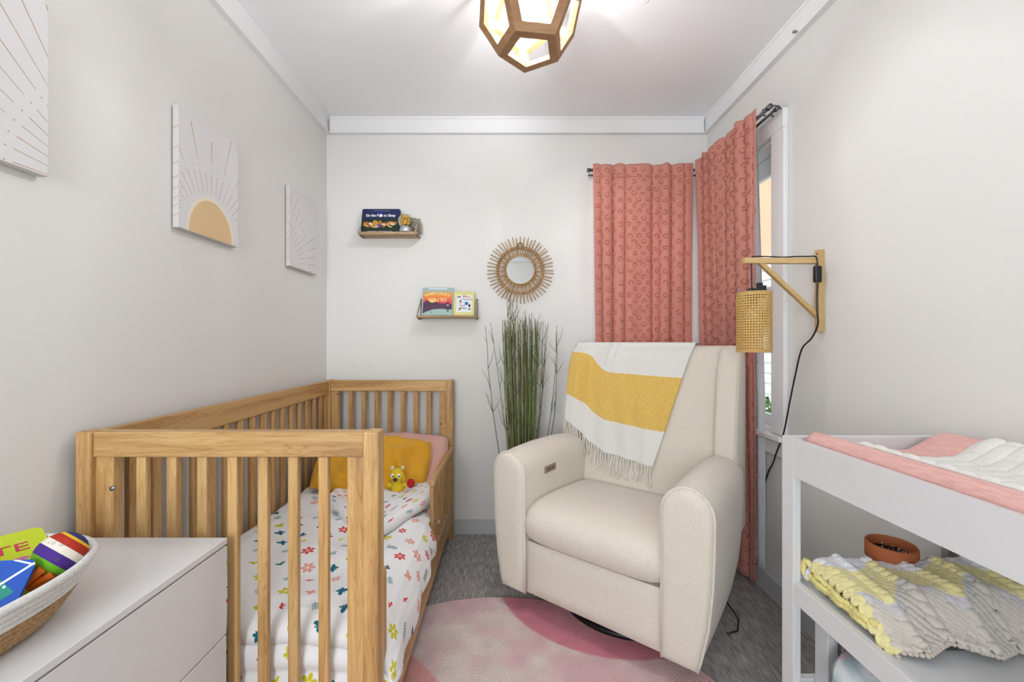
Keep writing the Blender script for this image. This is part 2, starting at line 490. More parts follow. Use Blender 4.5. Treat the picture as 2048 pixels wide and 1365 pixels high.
def leafball(mb, c, r, n, sz=.035, sq=1.0):
    for _ in range(n):
        d = Vector((random.gauss(0, 1), random.gauss(0, 1), random.gauss(0, 1))).normalized()*r*random.uniform(.6, 1)
        d.z *= sq
        p = Vector(c)+d; a = Vector((random.uniform(-1, 1), random.uniform(-1, 1), random.uniform(-.3, 1))).normalized()*sz
        b = a.cross(Vector((random.uniform(-1, 1), random.uniform(-1, 1), random.uniform(-1, 1)))).normalized()*sz*.35
        mb.add([p, p+a*.5+b, p+a, p+a*.5-b], [(0, 1, 2, 3)], True)
sh = thing('garden_shrub', 'leafy green shrub outside, below the neighbouring siding', 'shrub', (2.35, 3.9, -.55))
mb = MB()
for y in (3.3, 3.6, 3.9, 4.2): leafball(mb, (2.45, y, .15), .42, 1500, .06)
mb.build('foliage', plain('shrub_leaf', (92, 130, 62), .7), sh, kind='stuff')
mb = MB()
for y in (3.3, 3.6, 3.9, 4.2): mb.tube([(2.45, y, -.55), (2.45, y+.03, .1)], .015, 6)
mb.build('stem', plain('shrub_bark', (80, 62, 45), .9), sh)

# curtain rods ------------------------------------------------------------
def rod(name, label, pts, brs):
    t = thing(name, label, 'curtain rod', pts[0][0])
    for p, q, r, nm in pts:
        MB().tube([p, q], r, 12).build(nm, M['rodm'], t)
    for mbx in brs: mbx.build('bracket', M['rodm'], t)
    return t
zr = 2.105
b1 = MB(); b1.box(1.158, 1.166, 1.752, 1.765, 2.05, 2.115, .001); b1.tube([(1.162, 1.758, 2.11), (1.13, 1.758, 2.128), (1.078, 1.758, 2.11)], .003, 6)
b1.tube([(1.125, 1.775, 2.112), (1.125, 1.775, 2.095), (1.133, 1.775, 2.09)], .004, 6); b1.tube([(1.082, 1.765, 2.112), (1.082, 1.765, 2.09), (1.092, 1.765, 2.088)], .004, 6)
rod('curtain_rod', 'grey metal double curtain rod over the right-wall window', [
    ((1.088, 1.735, zr), (1.088, 2.36, zr), .008, 'front_rod'), ((1.128, 1.750, zr+.002), (1.128, 2.42, zr+.002), .006, 'rear_rod'),
    ((1.088, 1.722, zr), (1.088, 1.742, zr), .0115, 'end_cap'), ((1.128, 1.736, zr+.002), (1.128, 1.756, zr+.002), .010, 'end_cap')], [b1])
b2 = MB(); b2.box(.50, .512, 2.432, 2.4395, 2.07, 2.13, .001); b2.tube([(.506, 2.436, 2.125), (.506, 2.36, 2.125), (.506, 2.357, 2.11)], .003, 6)
rod('curtain_rod', 'grey metal double curtain rod on the far wall, left end showing', [
    ((.455, 2.366, zr), (1.060, 2.366, zr), .008, 'front_rod'), ((.46, 2.395, zr-.018), (1.10, 2.395, zr-.018), .005, 'rear_rod'),
    ((.448, 2.366, zr), (.466, 2.366, zr), .011, 'end_cap')], [b2])

# curtains -----------------------------------------------------------------
M['curt'] = cloth('terracotta_curtain', (229, 163, 148), (219, 151, 136), 420, .3, .9, .30)
M['tuft'] = cloth('curtain_tuft', (214, 132, 114), (200, 114, 98), 600, .5, .95)
def curtain(name, label, p0, p1, q0, q1, ztop, zbot, amp, valleys, seed, inward, width, tuft_step=(.057, .033), heads=()):
    """p0,p1: ends of the cloth at the rod; q0,q1 at the hem; valleys: (s at top, s at hem, depth, half width)"""
    t = thing(name, label, 'curtain', (p0[0], p0[1], zbot))
    p0, p1, q0, q1 = map(Vector, (p0, p1, q0, q1)); inw = Vector((inward[0], inward[1], 0))
    rs = random.Random(seed); ph = [rs.uniform(0, 6.28) for _ in range(6)]
    def f(s, tt):
        a = p0.lerp(p1, s); b = q0.lerp(q1, s); P = a.lerp(b, tt)
        env = .45+.55*min(1, tt*3.5)
        d = amp*(.6*sin(2*pi*2.3*s+ph[0]+tt)+.4*sin(2*pi*5.1*s+ph[1]-tt*1.3))
        sh = 0
        for (ca, cb, dep, wd) in valleys:
            c = ca+(cb-ca)*tt; e = (s-c)/wd
            d -= dep*env*math.exp(-e*e)
            sh += -.55*dep*env*e*math.exp(-e*e)
        d += .003*sin(tt*9+s*14+ph[5])
        al = (p1-p0).normalized()*sh
        z = ztop+(zbot-ztop)*tt
        for (c, h, wd) in heads: z += h*(1-tt)**30*math.exp(-((s-c)/wd)**2)
        return Vector((P.x+inw.x*d+al.x, P.y+inw.y*d+al.y, z))
    mb = MB(); mb.grid(220, 80, f)
    mb.build('cloth', M['curt'], t, solid=.0012)
    # header seam
    h = MB(); h.tube([f(i/150, .034)+Vector((inw.x, inw.y, 0))*.002 for i in range(151)], .0011, 4)
    h.build('header_seam', M['tuft'], t)
    # tufted rings sewn onto the cloth
    tm = MB(); H = ztop-zbot; nx = int(width/tuft_step[0]); ny = int(H/tuft_step[1])
    for j in range(1, ny):
        for i in range(nx+1):
            s = (i+(.5 if j % 2 else 0))/nx+rs.uniform(-.006, .006); tt = j/ny+rs.uniform(-.002, .002)
            if s > .955 or s < .012: continue
            c = f(s, tt); du = (f(s+.004, tt)-f(s-.004, tt)); dv = (f(s, min(1, tt+.004))-f(s, tt-.004))
            if du.length < 1e-5: continue
            du.normalize(); dv.normalize(); nn = du.cross(dv).normalized()
            if nn.dot(inw) < 0: nn = -nn
            r = rs.uniform(.0105, .0130); a0 = rs.uniform(0, 6.28); span = rs.uniform(5.0, 6.0)
            pts = []
            for k in range(9):
                a = a0+span*k/8; rr = r*(1+rs.uniform(-.12, .12))
                pts.append(c+du*cos(a)*rr+dv*sin(a)*rr*.92+nn*(.0028+rs.uniform(0, .002)))
            tm.tube(pts, [.0010]+[.0025]*7+[.0010], 4, caps=False)
    # frayed tufts along the edges
    for e in (0.0, 1.0):
        for j in range(int(H/.02)):
            tt = j*.02/H; c = f(e, tt)
            dirv = (p1-p0).normalized()*(1 if e else -1)
            tm.tube([c, c+Vector((dirv.x, dirv.y, 0))*rs.uniform(.001, .005)+Vector((0, 0, rs.uniform(-.008, .001)))], .0012, 4)
    tm.build('ring_tufts', M['tuft'], t, kind='stuff')
    return t
curtain('curtain', 'terracotta tufted curtain panel hanging on the far wall behind the armchair', (.474, 2.334), (1.032, 2.318), (.515, 2.385), (1.045, 2.37), 2.124, .03, .006,
        [(.085, .09, .020, .022), (.215, .17, .034, .030), (.335, .29, .030, .026), (.60, .59, .026, .020), (.70, .66, .014, .03), (.80, .78, .038, .034), (.92, .93, .02, .02)], 3, (0, -1), .64,
        heads=[(.27, .008, .05), (.74, .009, .03), (.04, .004, .03), (.62, -.004, .05)])
curtain('curtain', 'terracotta tufted curtain panel hanging on the right wall beside the bright window', (1.040, 2.305), (1.064, 1.795), (1.095, 2.31), (1.122, 1.895), 2.135, .012, .006,
        [(.06, .07, .022, .025), (.20, .19, .028, .03), (.36, .33, .018, .022), (.52, .50, .026, .03), (.68, .66, .016, .03), (.82, .84, .030, .035), (.945, .95, .015, .02)], 9, (-1, 0), .60,
        heads=[(.12, .018, .04), (.45, .006, .05), (.75, .008, .05)])
# white sheer behind the right panel
M['sheer'] = cloth('sheer_white', (240, 243, 246), (234, 238, 242), 500, .1, .9, .28)
sh = thing('sheer_curtain', 'thin white sheer curtain behind the right terracotta panel', 'curtain', (1.14, 1.9, .08))
def fs(s, t):
    y0 = 1.905-.05*min(1, t*1.6); y = y0+(2.28-y0)*s
    return (1.142+.006*sin(s*40+t*2), y, 2.12-(2.12-.10)*t)
MB().grid(60, 40, fs).build('cloth', M['sheer'], sh, solid=.0008)

# ------------------------------------------------------------------ pendant lamp
lamp = thing('pendant_lamp', 'wooden geometric pendant lamp with open pentagon faces and a lit bulb', 'ceiling lamp', (BULB[0], BULB[1], ZC))
a = .1256
c0 = Vector(BULB)
def ring(r, z, off): return [Vector((r*cos(R(off+72*k)), r*sin(R(off+72*k)), z)) for k in range(5)]
th = 170
P1 = ring(.8507*a, -1.1135*a, th); P2 = ring(1.3764*a, -.2629*a, th); P3 = ring(1.3764*a, .2629*a, th+36); P4 = ring(.8507*a, 1.1135*a, th+36)
F = [P1[::-1], P4]
for k in range(5):
    F.append([P1[k], P1[(k+1) % 5], P2[(k+1) % 5], P3[k], P2[k]])
    F.append([P4[k], P3[k], P2[(k+1) % 5], P3[(k+1) % 5], P4[(k+1) % 5]])
for q in F:
    cen = sum(q, Vector())/5; nrm = cen.normalized()
    inner = [p+(cen-p)*.30 for p in q]
    D = nrm*(-.016)
    outs = [c0+p*.9985 for p in q]; inn = [c0+p for p in inner]
    outb = [c0+p*.88 for p in q]; innb = [c0+p+D for p in inner]
    mb = MB()
    for k in range(5):
        j = (k+1) % 5
        # each frame board is its own strip with mitred ends
        vs = [outs[k], outs[j], inn[j], inn[k], outb[k], outb[j], innb[j], innb[k]]
        mb.add(vs, [(0, 1, 2, 3), (7, 6, 5, 4), (3, 2, 6, 7), (0, 4, 5, 1), (0, 3, 7, 4), (1, 5, 6, 2)], False)
    mb.build('face_frame', M['lampwood'], lamp, recalc=True)
mb = MB().sphere((c0.x, c0.y, c0.z-.002), .031, 20, 12, sz=1.15)
mb.build('bulb', emis('bulb_glow', (255, 246, 232), 14), lamp)
MB().lathe([(.0001, 0), (.018, 0), (.02, .01), (.02, .05), (.014, .06), (.0001, .06)], 20, (c0.x, c0.y, c0.z+.04)).build('socket', M['whitef'], lamp)
MB().tube([(c0.x, c0.y, c0.z+.09), (c0.x, c0.y, ZC-.015)], .004, 8).build('cord', M['whitef'], lamp)
MB().lathe([(.0001, -.03), (.035, -.03), (.055, -.018), (.06, 0), (.0001, 0)], 28, (c0.x, c0.y, ZC)).build('canopy', M['lampwood'], lamp)

# ------------------------------------------------------------------ crib
XA, XB, YA, YE, ZT = -1.046, -.314, 1.0, 2.40, .908
crib = thing('crib', 'light pine toddler crib with spindle sides, converted with a low guard rail', 'crib', ((XA+XB)/2, (YA+YE)/2, 0))
for (x0, x1) in ((XA, XA+.036), (XB-.038, XB)):
    for (y0, y1) in ((YA, YA+.05), (YE-.05, YE)):
        MB().box(x0, x1, y0, y1, 0, ZT, .005, 3).build('post', M['pinez'], crib)
def panel(yc, nm):
    y0, y1 = yc-.014, yc+.014
    MB().box(XA+.0362, XB-.0382, y0-.004, y1+.004, ZT-.063, ZT-.002, .002, 1).build('top_rail', M['pinex'], crib)
    MB().box(XA+.0362, XB-.0382, y0-.002, y1+.002, .10, .17, .002, 1).build('bottom_rail', M['pinex'], crib)
    for (a, b) in ((XA+.0364, XA+.081), (XB-.080, XB-.0384)):
        MB().box(a, b, y0+.002, y1-.002, .1702, ZT-.0632, .001, 1).build('stile', M['pinez'], crib)
    first = None
    for i in range(7):
        xc = -.455-.0745*i
        if first is None:
            first = MB().box(xc-.0125, xc+.0125, yc-.009, yc+.009, .1702, ZT-.0632, .004, 2).build('slat', M['pinez'], crib); x00 = xc
        else:
            c = copy_part(first, crib); c.location = (xc-x00, 0, 0)
panel(YA+.026, 'near'); panel(YE-.026, 'far')
# wall-side long panel
MB().box(XA+.004, XA+.030, YA+.0502, YE-.0502, ZT-.080, ZT-.004, .002, 1).build('side_rail', M['piney'], crib)
MB().box(XA+.005, XA+.029, YA+.0502, YE-.0502, .17, .23, .002, 1).build('side_rail', M['piney'], crib)
first = None
for i in range(16):
    yc = 2.266-.0755*i
    if first is None: first = MB().box(XA+.009, XA+.025, yc-.016, yc+.016, .2302, ZT-.0802, .004, 2).build('slat', M['pinez'], crib)
    else: copy_part(first, crib).location = (0, -.0755*i, 0)
for (y0, y1) in ((YA+.0504, YA+.082), (YE-.09, YE-.0504)):
    MB().box(XA+.008, XA+.026, y0, y1, .2302, ZT-.0802, .001, 1).build('stile', M['pinez'], crib)
# open side: low rail, guard rail
MB().box(XB-.030, XB-.006, YA+.0502, YE-.0502, .10, .222, .003, 1).build('side_rail', M['piney'], crib)
MB().box(XB-.027, XB-.001, 1.77, YE-.0502, .508, .534, .004, 2).build('guard_rail', M['piney'], crib)
for yc in (1.79, 1.87, 1.95, 2.03, 2.11, 2.19, 2.27, 2.33):
    ww = .018 if yc in (1.79, 2.33) else .014
    MB().box(XB-.022, XB-.006, yc-ww, yc+ww, .2222, .5078, .002, 1).build('guard_slat', M['pinez'], crib)
MB().box(XB-.024, XB-.004, YA+.0504, YA+.088, .2222, .54, .006, 3).build('guard_slat', M['pinez'], crib)
MB().box(XA+.032, XB-.032, YA+.05, YE-.05, .16, .185, .002, 1).build('mattress_support', M['pinex'], crib)
# bolts
def bolt(p, ax):
    mb = MB(); Mx = Matrix.Translation(p) @ (Matrix.Rotation(pi/2, 4, 'Y') if ax == 'x' else Matrix.Rotation(pi/2, 4, 'X'))
    mb.lathe([(.0001, .003), (.003, .003), (.0031, .001), (.006, .0015), (.0065, -.002)], 14, M=Mx); mb.build('bolt', M['steel'], crib)
bolt((-.966, YA+.0115, .768), 'y'); bolt((-.972, YE-.040, .83), 'y')
bolt((XB+.0005, YE-.018, .79), 'x'); bolt((XB-.07, YE-.040, .66), 'y')
for (y, z) in ((1.79, .36), (1.87, .33), (2.03, .36), (2.19, .34)): bolt((XB-.004, y, z), 'x')

# mattress
MB().box(XA+.034, XB-.034, YA+.078, YE-.055, .186, .335, .03, 4, smooth=True).build('mattress', cloth('white_sheet', (235, 234, 232)), label='white crib mattress lying in the pine crib', cat='mattress')

# duvet print
def motif(c, x, y, k, s, ang, ar):
    RED, YEL, PNK, BLU, GRN = (.82, .26, .24), (.80, .76, .10), (.90, .62, .56), (.06, .38, .48), (.22, .48, .48)
    def p(dx, dy): return x+(dx*cos(ang)-dy*sin(ang))*s, y+(dx*sin(ang)+dy*cos(ang))*s*ar
    W = (.95, .95, .95)
    if k in (0, 1, 2):
        col = (RED, YEL, PNK)[k]
        for i in range(6):
            q = i*pi/3; X, Y = p(cos(q)*.62, sin(q)*.62); c.ell(X, Y, .36*s, .24*s, col, ang+q)
        c.ell(x, y, .34*s, .34*s, col); c.ell(x, y, .2*s, .2*s, W)
    elif k in (3, 4, 5):
        col = (BLU, YEL, PNK)[k-3]
        for sg in (-1, 1):
            X, Y = p(sg*.42, -.28); c.ell(X, Y, .5*s, .28*s, col, ang-sg*.7)
            X, Y = p(sg*.32, .3); c.ell(X, Y, .34*s, .22*s, col, ang+sg*.7)
        a = p(0, -.6); b = p(0, .6); c.line(*a, *b, .14*s, col)
    elif k in (6, 7):
        col = (GRN, (.06, .30, .42))[k-6]
        a = p(-.95, 0); b = p(.95, 0); c.line(*a, *b, .08*s, col)
        for i in range(5):
            for sg in (-1, 1):
                o = -.8+i*.36; a = p(o, 0); b = p(o+.26, sg*.42); c.line(*a, *b, .08*s, col, .15*s)
    elif k == 8:
        for i in range(3):
            X, Y = p(-.3+.3*i, .1*(i % 2)); c.ell(X, Y, .4*s, .17*s, YEL, ang+i)
    elif k == 9:
        for i in range(3):
            X, Y = p(-.35+.35*i, -.1*(i % 2)); c.ell(X, Y, .34*s, .15*s, RED, ang+i*1.3)
    else:
        for i in range(2):
            X, Y = p(-.25+.45*i, 0); c.ell(X, Y, .45*s, .2*s, GRN, ang+i*1.1-.4)
def print_cloth(name, w, h, seed, pxm, step=.080, size=.021):
    c = Cv(w, h, (.93, .93, .935)); rs = random.Random(seed)
    st = step*pxm; j = 0; y = st*.4
    prev = []
    while y < h:
        x = st*(.3+.5*(j % 2))
        while x < w:
            k = rs.choice([0, 0, 1, 2, 3, 3, 4, 5, 6, 7, 6, 8, 9, 10])
            motif(c, x+rs.uniform(-.16, .16)*st, y+rs.uniform(-.16, .16)*st, k, size*pxm*rs.uniform(.8, 1.15), rs.uniform(0, 6.28), 1)
            x += st
        y += st*.86; j += 1
    return c.image(name)
M['duvet'] = printed('duvet_print', print_cloth('duvet_print', 1100, 1500, 4, 1150), .85, .15, 260, ext='REPEAT')
def nz(x, y, s, seed=0): return noise.noise(Vector((x*s+seed, y*s-seed, seed*.37)))
def ridged(x, y, s, seed): return 1-abs(2*nz(x, y, s, seed))
def fd(s, t):
    """s across the bed (0 wall side .. 1 open side), t along (0 near foot .. 1 head)"""
    Y = 1.058+t*1.02
    far = max(0, min(1, (Y-1.70)/.08))
    # profile across: list of (x, z)
    xo = -.298-.035*far; zlow = .245+.02*sin(Y*9)+.06*far
    prof = [(-1.008, .33), (-1.004, .375), (-.985, .405), (-.93, .418), (-.80, .412), (-.66, .402), (-.52, .396), (-.42, .392), (-.37, .382), (-.335, .362), (xo-.012, .33), (xo, .30), (xo+.003, zlow)]
    u = s*(len(prof)-1); i = min(int(u), len(prof)-2); fr = u-i; fr = fr*fr*(3-2*fr) if False else fr
    x = prof[i][0]*(1-fr)+prof[i+1][0]*fr; z = prof[i][1]*(1-fr)+prof[i+1][1]*fr
    top = max(0, min(1, s/.15))*max(0, min(1, (1-s)/.22))
    # puffiness and creases
    z += top*(.012*nz(x, Y, 5, 3)+.010*(ridged(x*.7+Y*.5, Y*.9-x*.4, 4.5, 9)-.6)+.004*ridged(x, Y, 12, 5))
    x += (1-top)*.010*nz(Y, z, 7, 2)*(1 if s > .5 else 0)+(1-top)*.006*sin(Y*30)*(1 if s > .8 else 0)
    # near end falls over the mattress edge
    e = max(0, 1-t/.07)
    if s < .97:
        drop = 1-sqrt(max(0, 1-e*e)) if e < 1 else 1
        z -= drop*.05
    y = Y+.004*nz(x, z, 8, 4)
    return (x, y, z)
dv = thing('duvet', 'white duvet printed with red, yellow and blue flowers, butterflies and leaves, in the crib', 'duvet', (-.66, 1.55, .36))
arc_uv(MB().grid(130, 150, fd), 130, 150, .957, 1.304).build('cover', M['duvet'], dv, solid=.002)
# front fall of the duvet
def ff(s, t):
    p = Vector(fd(s*.93+.02, 0)); z0 = p.z; zl = .20
    bul = .010*sin(pi*min(1, t*2.2))+.012*sin(pi*max(0, (t-.45)/.55))
    return (p.x, 1.058-bul-.003*nz(p.x, t, 6, 8)+.002, z0+(zl-z0)*t)
arc_uv(MB().grid(90, 26, ff), 90, 26, .957, -1.304, .03, 0).build('foot_drop', M['duvet'], dv, solid=.002)
# folded back flap at the head end
M['flap'] = printed('flap_print', print_cloth('flap_print', 700, 500, 11, 1150, .072, .0185), .85, .15, 260, ext='REPEAT')
L, Bq, Rr = Vector((-.80, 1.80)), Vector((-.50, 1.50)), Vector((-.336, 1.86))
def ffl(s, t):
    # lower edge: V from L through Bq to Rr ; upper edge straight
    if s < .5: e = L.lerp(Bq, s*2)
    else: e = Bq.lerp(Rr, s*2-1)
    sm = sin(pi*s)
    e = e+Vector((0, .07*(1-abs(2*s-1))**2*-0+.05*sm*0))
    h = L.lerp(Rr, s)+Vector((0, .20))
    p = e.lerp(h, t)
    puff = .046*(1-(1-min(1, t*5))**2)**.5 if t < .2 else .046
    puff *= .8+.25*nz(p.x, p.y, 9, 6)
    z = .405+.0*t+puff+.012*max(0, s-.5)*2+.008*ridged(p.x, p.y, 9, 12)-.006
    if t < .001: z -= .012
    return (p.x, p.y, z)
arc_uv(MB().grid(70, 40, ffl), 70, 40, .609, .435).build('folded_flap', M['flap'], dv, solid=.006)

# pillows
def pillow(name, label, cat, c, sx, sy, h, rx, rz, mat, wr=.006, seed=1, ry=0, rnd=0):
    t = thing(name, label, cat, (c[0], c[1], c[2]-.05))
    Mx = Matrix.Translation(c) @ Matrix.Rotation(rz, 4, 'Z') @ Matrix.Rotation(rx, 4, 'X') @ Matrix.Rotation(ry, 4, 'Y')
    mb = MB()
    for sg in (1, -1):
        def f(s, q, sg=sg):
            a, b = 2*s-1, 2*q-1
            e = max(0, (1-abs(a)**3.2))**.5*max(0, (1-abs(b)**3.2))**.5
            pin = 1-.05*(1-abs(b)**2)*abs(a)**6; pin2 = 1-.07*(1-abs(a)**2)*abs(b)**6
            x = a*sx/2*pin; y = b*sy/2*pin2
            if rnd:
                k_ = sqrt(max(1e-9, 1-rnd*b*b/2)), sqrt(max(1e-9, 1-rnd*a*a/2)); x = a*k_[0]*sx/2; y = b*k_[1]*sy/2; e = (max(0, 1-a*a)*max(0, 1-b*b))**.45
            z = sg*(h/2*e**.9+wr*e*(ridged(x, y, 8, seed)+nz(x, y, 16, seed+3)*.7))
            return (x, y, z)
        mb.grid(48, 36, f, M=Mx, flip=(sg < 0))
    mb.build('pillow_cover', mat, t)
    return t
M['pinkp'] = cloth('pink_cotton', (226, 178, 166), (216, 166, 154), 500, .2)
M['yelp'] = cloth('mustard_cotton', (222, 164, 36), (208, 150, 28), 500, .2)
pillow('pillow', 'pink pillow at the head of the crib, behind the mustard one', 'pillow', (-.655, 2.165, .488), .66, .42, .15, R(30), 0, M['pinkp'], .016, 2, rnd=.22)
pillow('pillow', 'mustard yellow pillow leaning on the pink pillow in the crib', 'pillow', (-.665, 2.045, .525), .55, .31, .12, R(44), R(-3), M['yelp'], .034, 6, R(7), rnd=.25)

# plush bear
br_ = thing('plush_bear', 'small yellow plush bear with black nose and red paw, leaning on the mustard pillow', 'plush toy', (-.515, 1.90, .44))
M['fuzz'] = cloth('yellow_plush', (236, 204, 30), (222, 186, 20), 500, .5)
MB().sphere((-.512, 1.925, .455), .033, 20, 12, sz=1.35, sx=1.0).build('body', M['fuzz'], br_)
MB().sphere((-.512, 1.905, .512), .031, 20, 12, sx=1.0, sz=1.05).build('head', M['fuzz'], br_)
for dx in (-.022, .024):
    MB().sphere((-.512+dx, 1.912, .545), .0095, 12, 8).build('ear', cloth('ear_plush', (232, 214, 170)), br_)
for dx in (-.012, .014):
    MB().sphere((-.512+dx, 1.879, .518), .0095, 12, 8, sx=.85, sy=.45, sz=1.1).build('eye', plain('eye_white', (245, 245, 240), .3), br_)
    MB().sphere((-.510+dx, 1.8755, .517), .0042, 10, 6, sy=.5).build('pupil', M['black'], br_)
MB().sphere((-.512, 1.874, .502), .010, 12, 8, sx=1.1, sz=.85, sy=.7).build('nose', plain('nose_brown', (46, 34, 28), .5), br_)
MB().tube([(-.489, 1.90, .518), (-.478, 1.895, .508), (-.476, 1.895, .494), (-.484, 1.9, .486)], .004, 8).build('scarf_loop', M['fuzz'], br_)
MB().tube([(-.492, 1.915, .472), (-.47, 1.90, .470), (-.452, 1.893, .478)], [.012, .010, .011], 10).build('arm', M['fuzz'], br_)
MB().sphere((-.444, 1.886, .482), .019, 16, 10, sy=.55, sz=1.15).build('paw_pad', cloth('red_felt', (190, 22, 26)), br_)
MB().tube([(-.535, 1.915, .470), (-.556, 1.90, .466)], [.012, .011], 10).build('arm', M['fuzz'], br_)

# ------------------------------------------------------------------ dresser
dr = thing('dresser', 'white glossy dresser with flush drawer fronts along the left wall', 'dresser', (-.87, .45, 0))
DXa, DXb, DYa, DYb, DT = XL+.002, -.667, -.25, .985, .661
MB().box(DXa, DXb, DYa, DYb, DT-.014, DT, .001, 1).build('top', M['white'], dr)
MB().box(DXa, DXb-.022, DYa+.001, DYb-.001, .04, DT-.0142, 0).build('body', M['whitef'], dr)
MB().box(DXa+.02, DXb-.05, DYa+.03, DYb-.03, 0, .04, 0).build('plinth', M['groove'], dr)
for (z0, z1) in ((.434, DT-.0185), (.240, .4305), (.045, .2365)):
    MB().box(DXb-.0215, DXb-.001, DYa+.002, DYb-.002, z0, z1, .0012, 1).build('drawer_front', M['white'], dr)

# ------------------------------------------------------------------ basket with books and maraca
BZ = DT
bk = thing('rope_basket', 'oval rope basket, white above natural jute, on the dresser', 'basket', (-.865, .58, BZ))
M['wrope'] = cloth('white_rope', (232, 232, 230), (214, 214, 212), 220, .35, cs=(1, 1, 1))
M['jute'] = cloth('jute_rope', (188, 150, 104), (150, 112, 70), 260, .6)
ncoil = 9
def ov(rx, ry, z, k=80, e=2.35, c=(-.865, .588)):
    out = []
    for i in range(k):
        a = 2*pi*i/k; ca, sa = cos(a), sin(a)
        out.append((c[0]+rx*math.copysign(abs(ca)**(2/e), ca), c[1]+ry*math.copysign(abs(sa)**(2/e), sa), z))
    return out
for i in range(ncoil):
    q = i/(ncoil-1); z = BZ+.0065+q*.086
    rx = .112+.056*q**.75; ry = .155+.048*q**.75
    MB().tube(ov(rx, ry, z), .0068, 8, closed=True).build('coil', M['jute'] if i < 5 else M['wrope'], bk)
pts = ov(.112, .155, BZ+.004, 60)
MB().add([Vector(p) for p in pts]+[Vector((p[0], p[1], p[2]+.004)) for p in pts], [list(range(60))[::-1], list(range(60, 120))], False).build('base', M['jute'], bk)

def frame_mat(o, e1, e2):
    e1 = Vector(e1).normalized(); e2 = Vector(e2); e2 = (e2-e1*e2.dot(e1)).normalized(); e3 = e1.cross(e2)
    m = Matrix((e1, e2, e3)).transposed().to_4x4(); m.translation = Vector(o); return m
def book(name, label, W, H, D, Mx, cover_im, spine_rgb, page_w=True, cr=0.006):
    """book in its own frame: x right, y up, z out of the cover; origin lower-left of front cover"""
    t = thing(name, label, 'book', Mx @ Vector((W/2, 0, -D/2)))
    cm = plain('cover_'+name, spine_rgb, .4)
    def rr(x0, x1, y0, y1, r):
        o = []
        for (cx, cy, a0) in ((x1-r, y0+r, -90), (x1-r, y1-r, 0), (x0+r, y1-r, 90), (x0+r, y0+r, 180)):
            for k in range(5): o.append((cx+r*cos(R(a0+k*22.5)), cy+r*sin(R(a0+k*22.5))))
        return o
    P = rr(0, W, 0, H, cr)
    for nm, z0, z1 in (('front_cover', -.002, 0), ('back_cover', -D, -D+.002)):
        MB().prism(P, 'z', z0, z1, M=Mx).build(nm, cm, t)
    MB().box(0.0, .002, 0+cr, H-cr, -D+.0021, -.0021, M=Mx).build('spine', cm, t)
    MB().box(.0022, W-.003, .003, H-.003, -D+.0022, -.0022, M=Mx).build('pages', plain('paper', (238, 234, 224), .8), t)
    if cover_im:
        mb = MB(); k = len(P); vs = [Mx @ Vector((p[0], p[1], .0003)) for p in P]
        mb.add(vs, [list(range(k))], False, [[(p[0]/W, p[1]/H) for p in P]])
        mb.build('cover_picture', printed('pic_'+name, cover_im, .35), t)
    return t
# lime book ("...TE / ...S")
c = Cv(360, 400, (.76, .83, .07))
for (x, y, r) in ((250, 40, 7), (200, 60, 5), (300, 70, 6), (170, 95, 5), (330, 150, 4)):
    for k in range(6): c.line(x, y, x+r*3*cos(k*pi/3), y+r*3*sin(k*pi/3), 1.2, (.93, .95, .7))
c.poly([(110, 200), (170, 165), (250, 170), (235, 195)], (.06, .07, .06)); c.ell(285, 165, 22, 10, (.80, .42, .62)); c.ell(255, 172, 14, 7, (.92, .92, .9))
Tc = Vector((-.902, .800, .770))
e1 = Vector((.52, .82, 0)).normalized(); e2 = Vector((.80, -.50, -.30))
yax = -e2.normalized(); o = Tc-e1*.18-yax*.20
ML = frame_mat(o, e1, yax)
lb = book('picture_book', 'lime green picture book with pink lettering in the rope basket', .18, .20, .012, ML, c.image('lime'), (196, 214, 30), cr=.012)
Mt = plain('pink_print', (200, 50, 80), .5); Md = plain('dark_print', (40, 44, 20), .5)
text(lb, 'TE', .034, ML @ Matrix.Translation((.135, .140, .0006)), Mt, sx=1.25)
text(lb, 'S', .026, ML @ Matrix.Translation((.112, .103, .0006)), Md)
# blue book
c = Cv(400, 400, (.10, .32, .70))
c.ell(110, 130, 60, 38, (.90, .89, .85), -.4); c.ell(60, 190, 30, 60, (.88, .88, .86), .8); c.ell(150, 100, 38, 22, (.87, .84, .76), -.6)
c.poly([(330, 90), (250, 210), (300, 260), (380, 150)], (.14, .55, .48))
for k in range(26): c.ell(270+rng.uniform(0, 90), 120+rng.uniform(0, 110), 4, 4, (.85, .93, .88))
c.ell(110, 290, 80, 50, (.93, .82, .18)); c.ell(210, 330, 90, 34, (.80, .30, .28), .7); c.ell(60, 360, 70, 26, (.82, .36, .32), .2)
c.ell(240, 260, 34, 22, (.93, .80, .45)); c.ell(330, 330, 30, 14, (.88, .92, .92))
c.line(395, 20, 150, 398, 9, (.92, .92, .93)); c.line(395, 25, 340, 0, 8, (.92, .92, .93)); c.line(300, 240, 380, 300, 9, (.92, .92, .93))
for k in range(5):
    c.line(270, 50, 270+13*cos(k*1.2566-1.57), 50+13*sin(k*1.2566-1.57), 4, (.93, .85, .45))
Tc = Vector((-.757, .668, .776)); e1 = Vector((.75, .5, -.2)).normalized(); yax = -Vector((.25, -.6, -.55)).normalized()
o = Tc-e1*.17-yax*.13; MBk = frame_mat(o, e1, yax)
book('picture_book', 'blue picture book with a mouse and tree drawing, on the lime one in the basket', .17, .13, .012, MBk, c.image('blue'), (24, 84, 170), cr=.010)

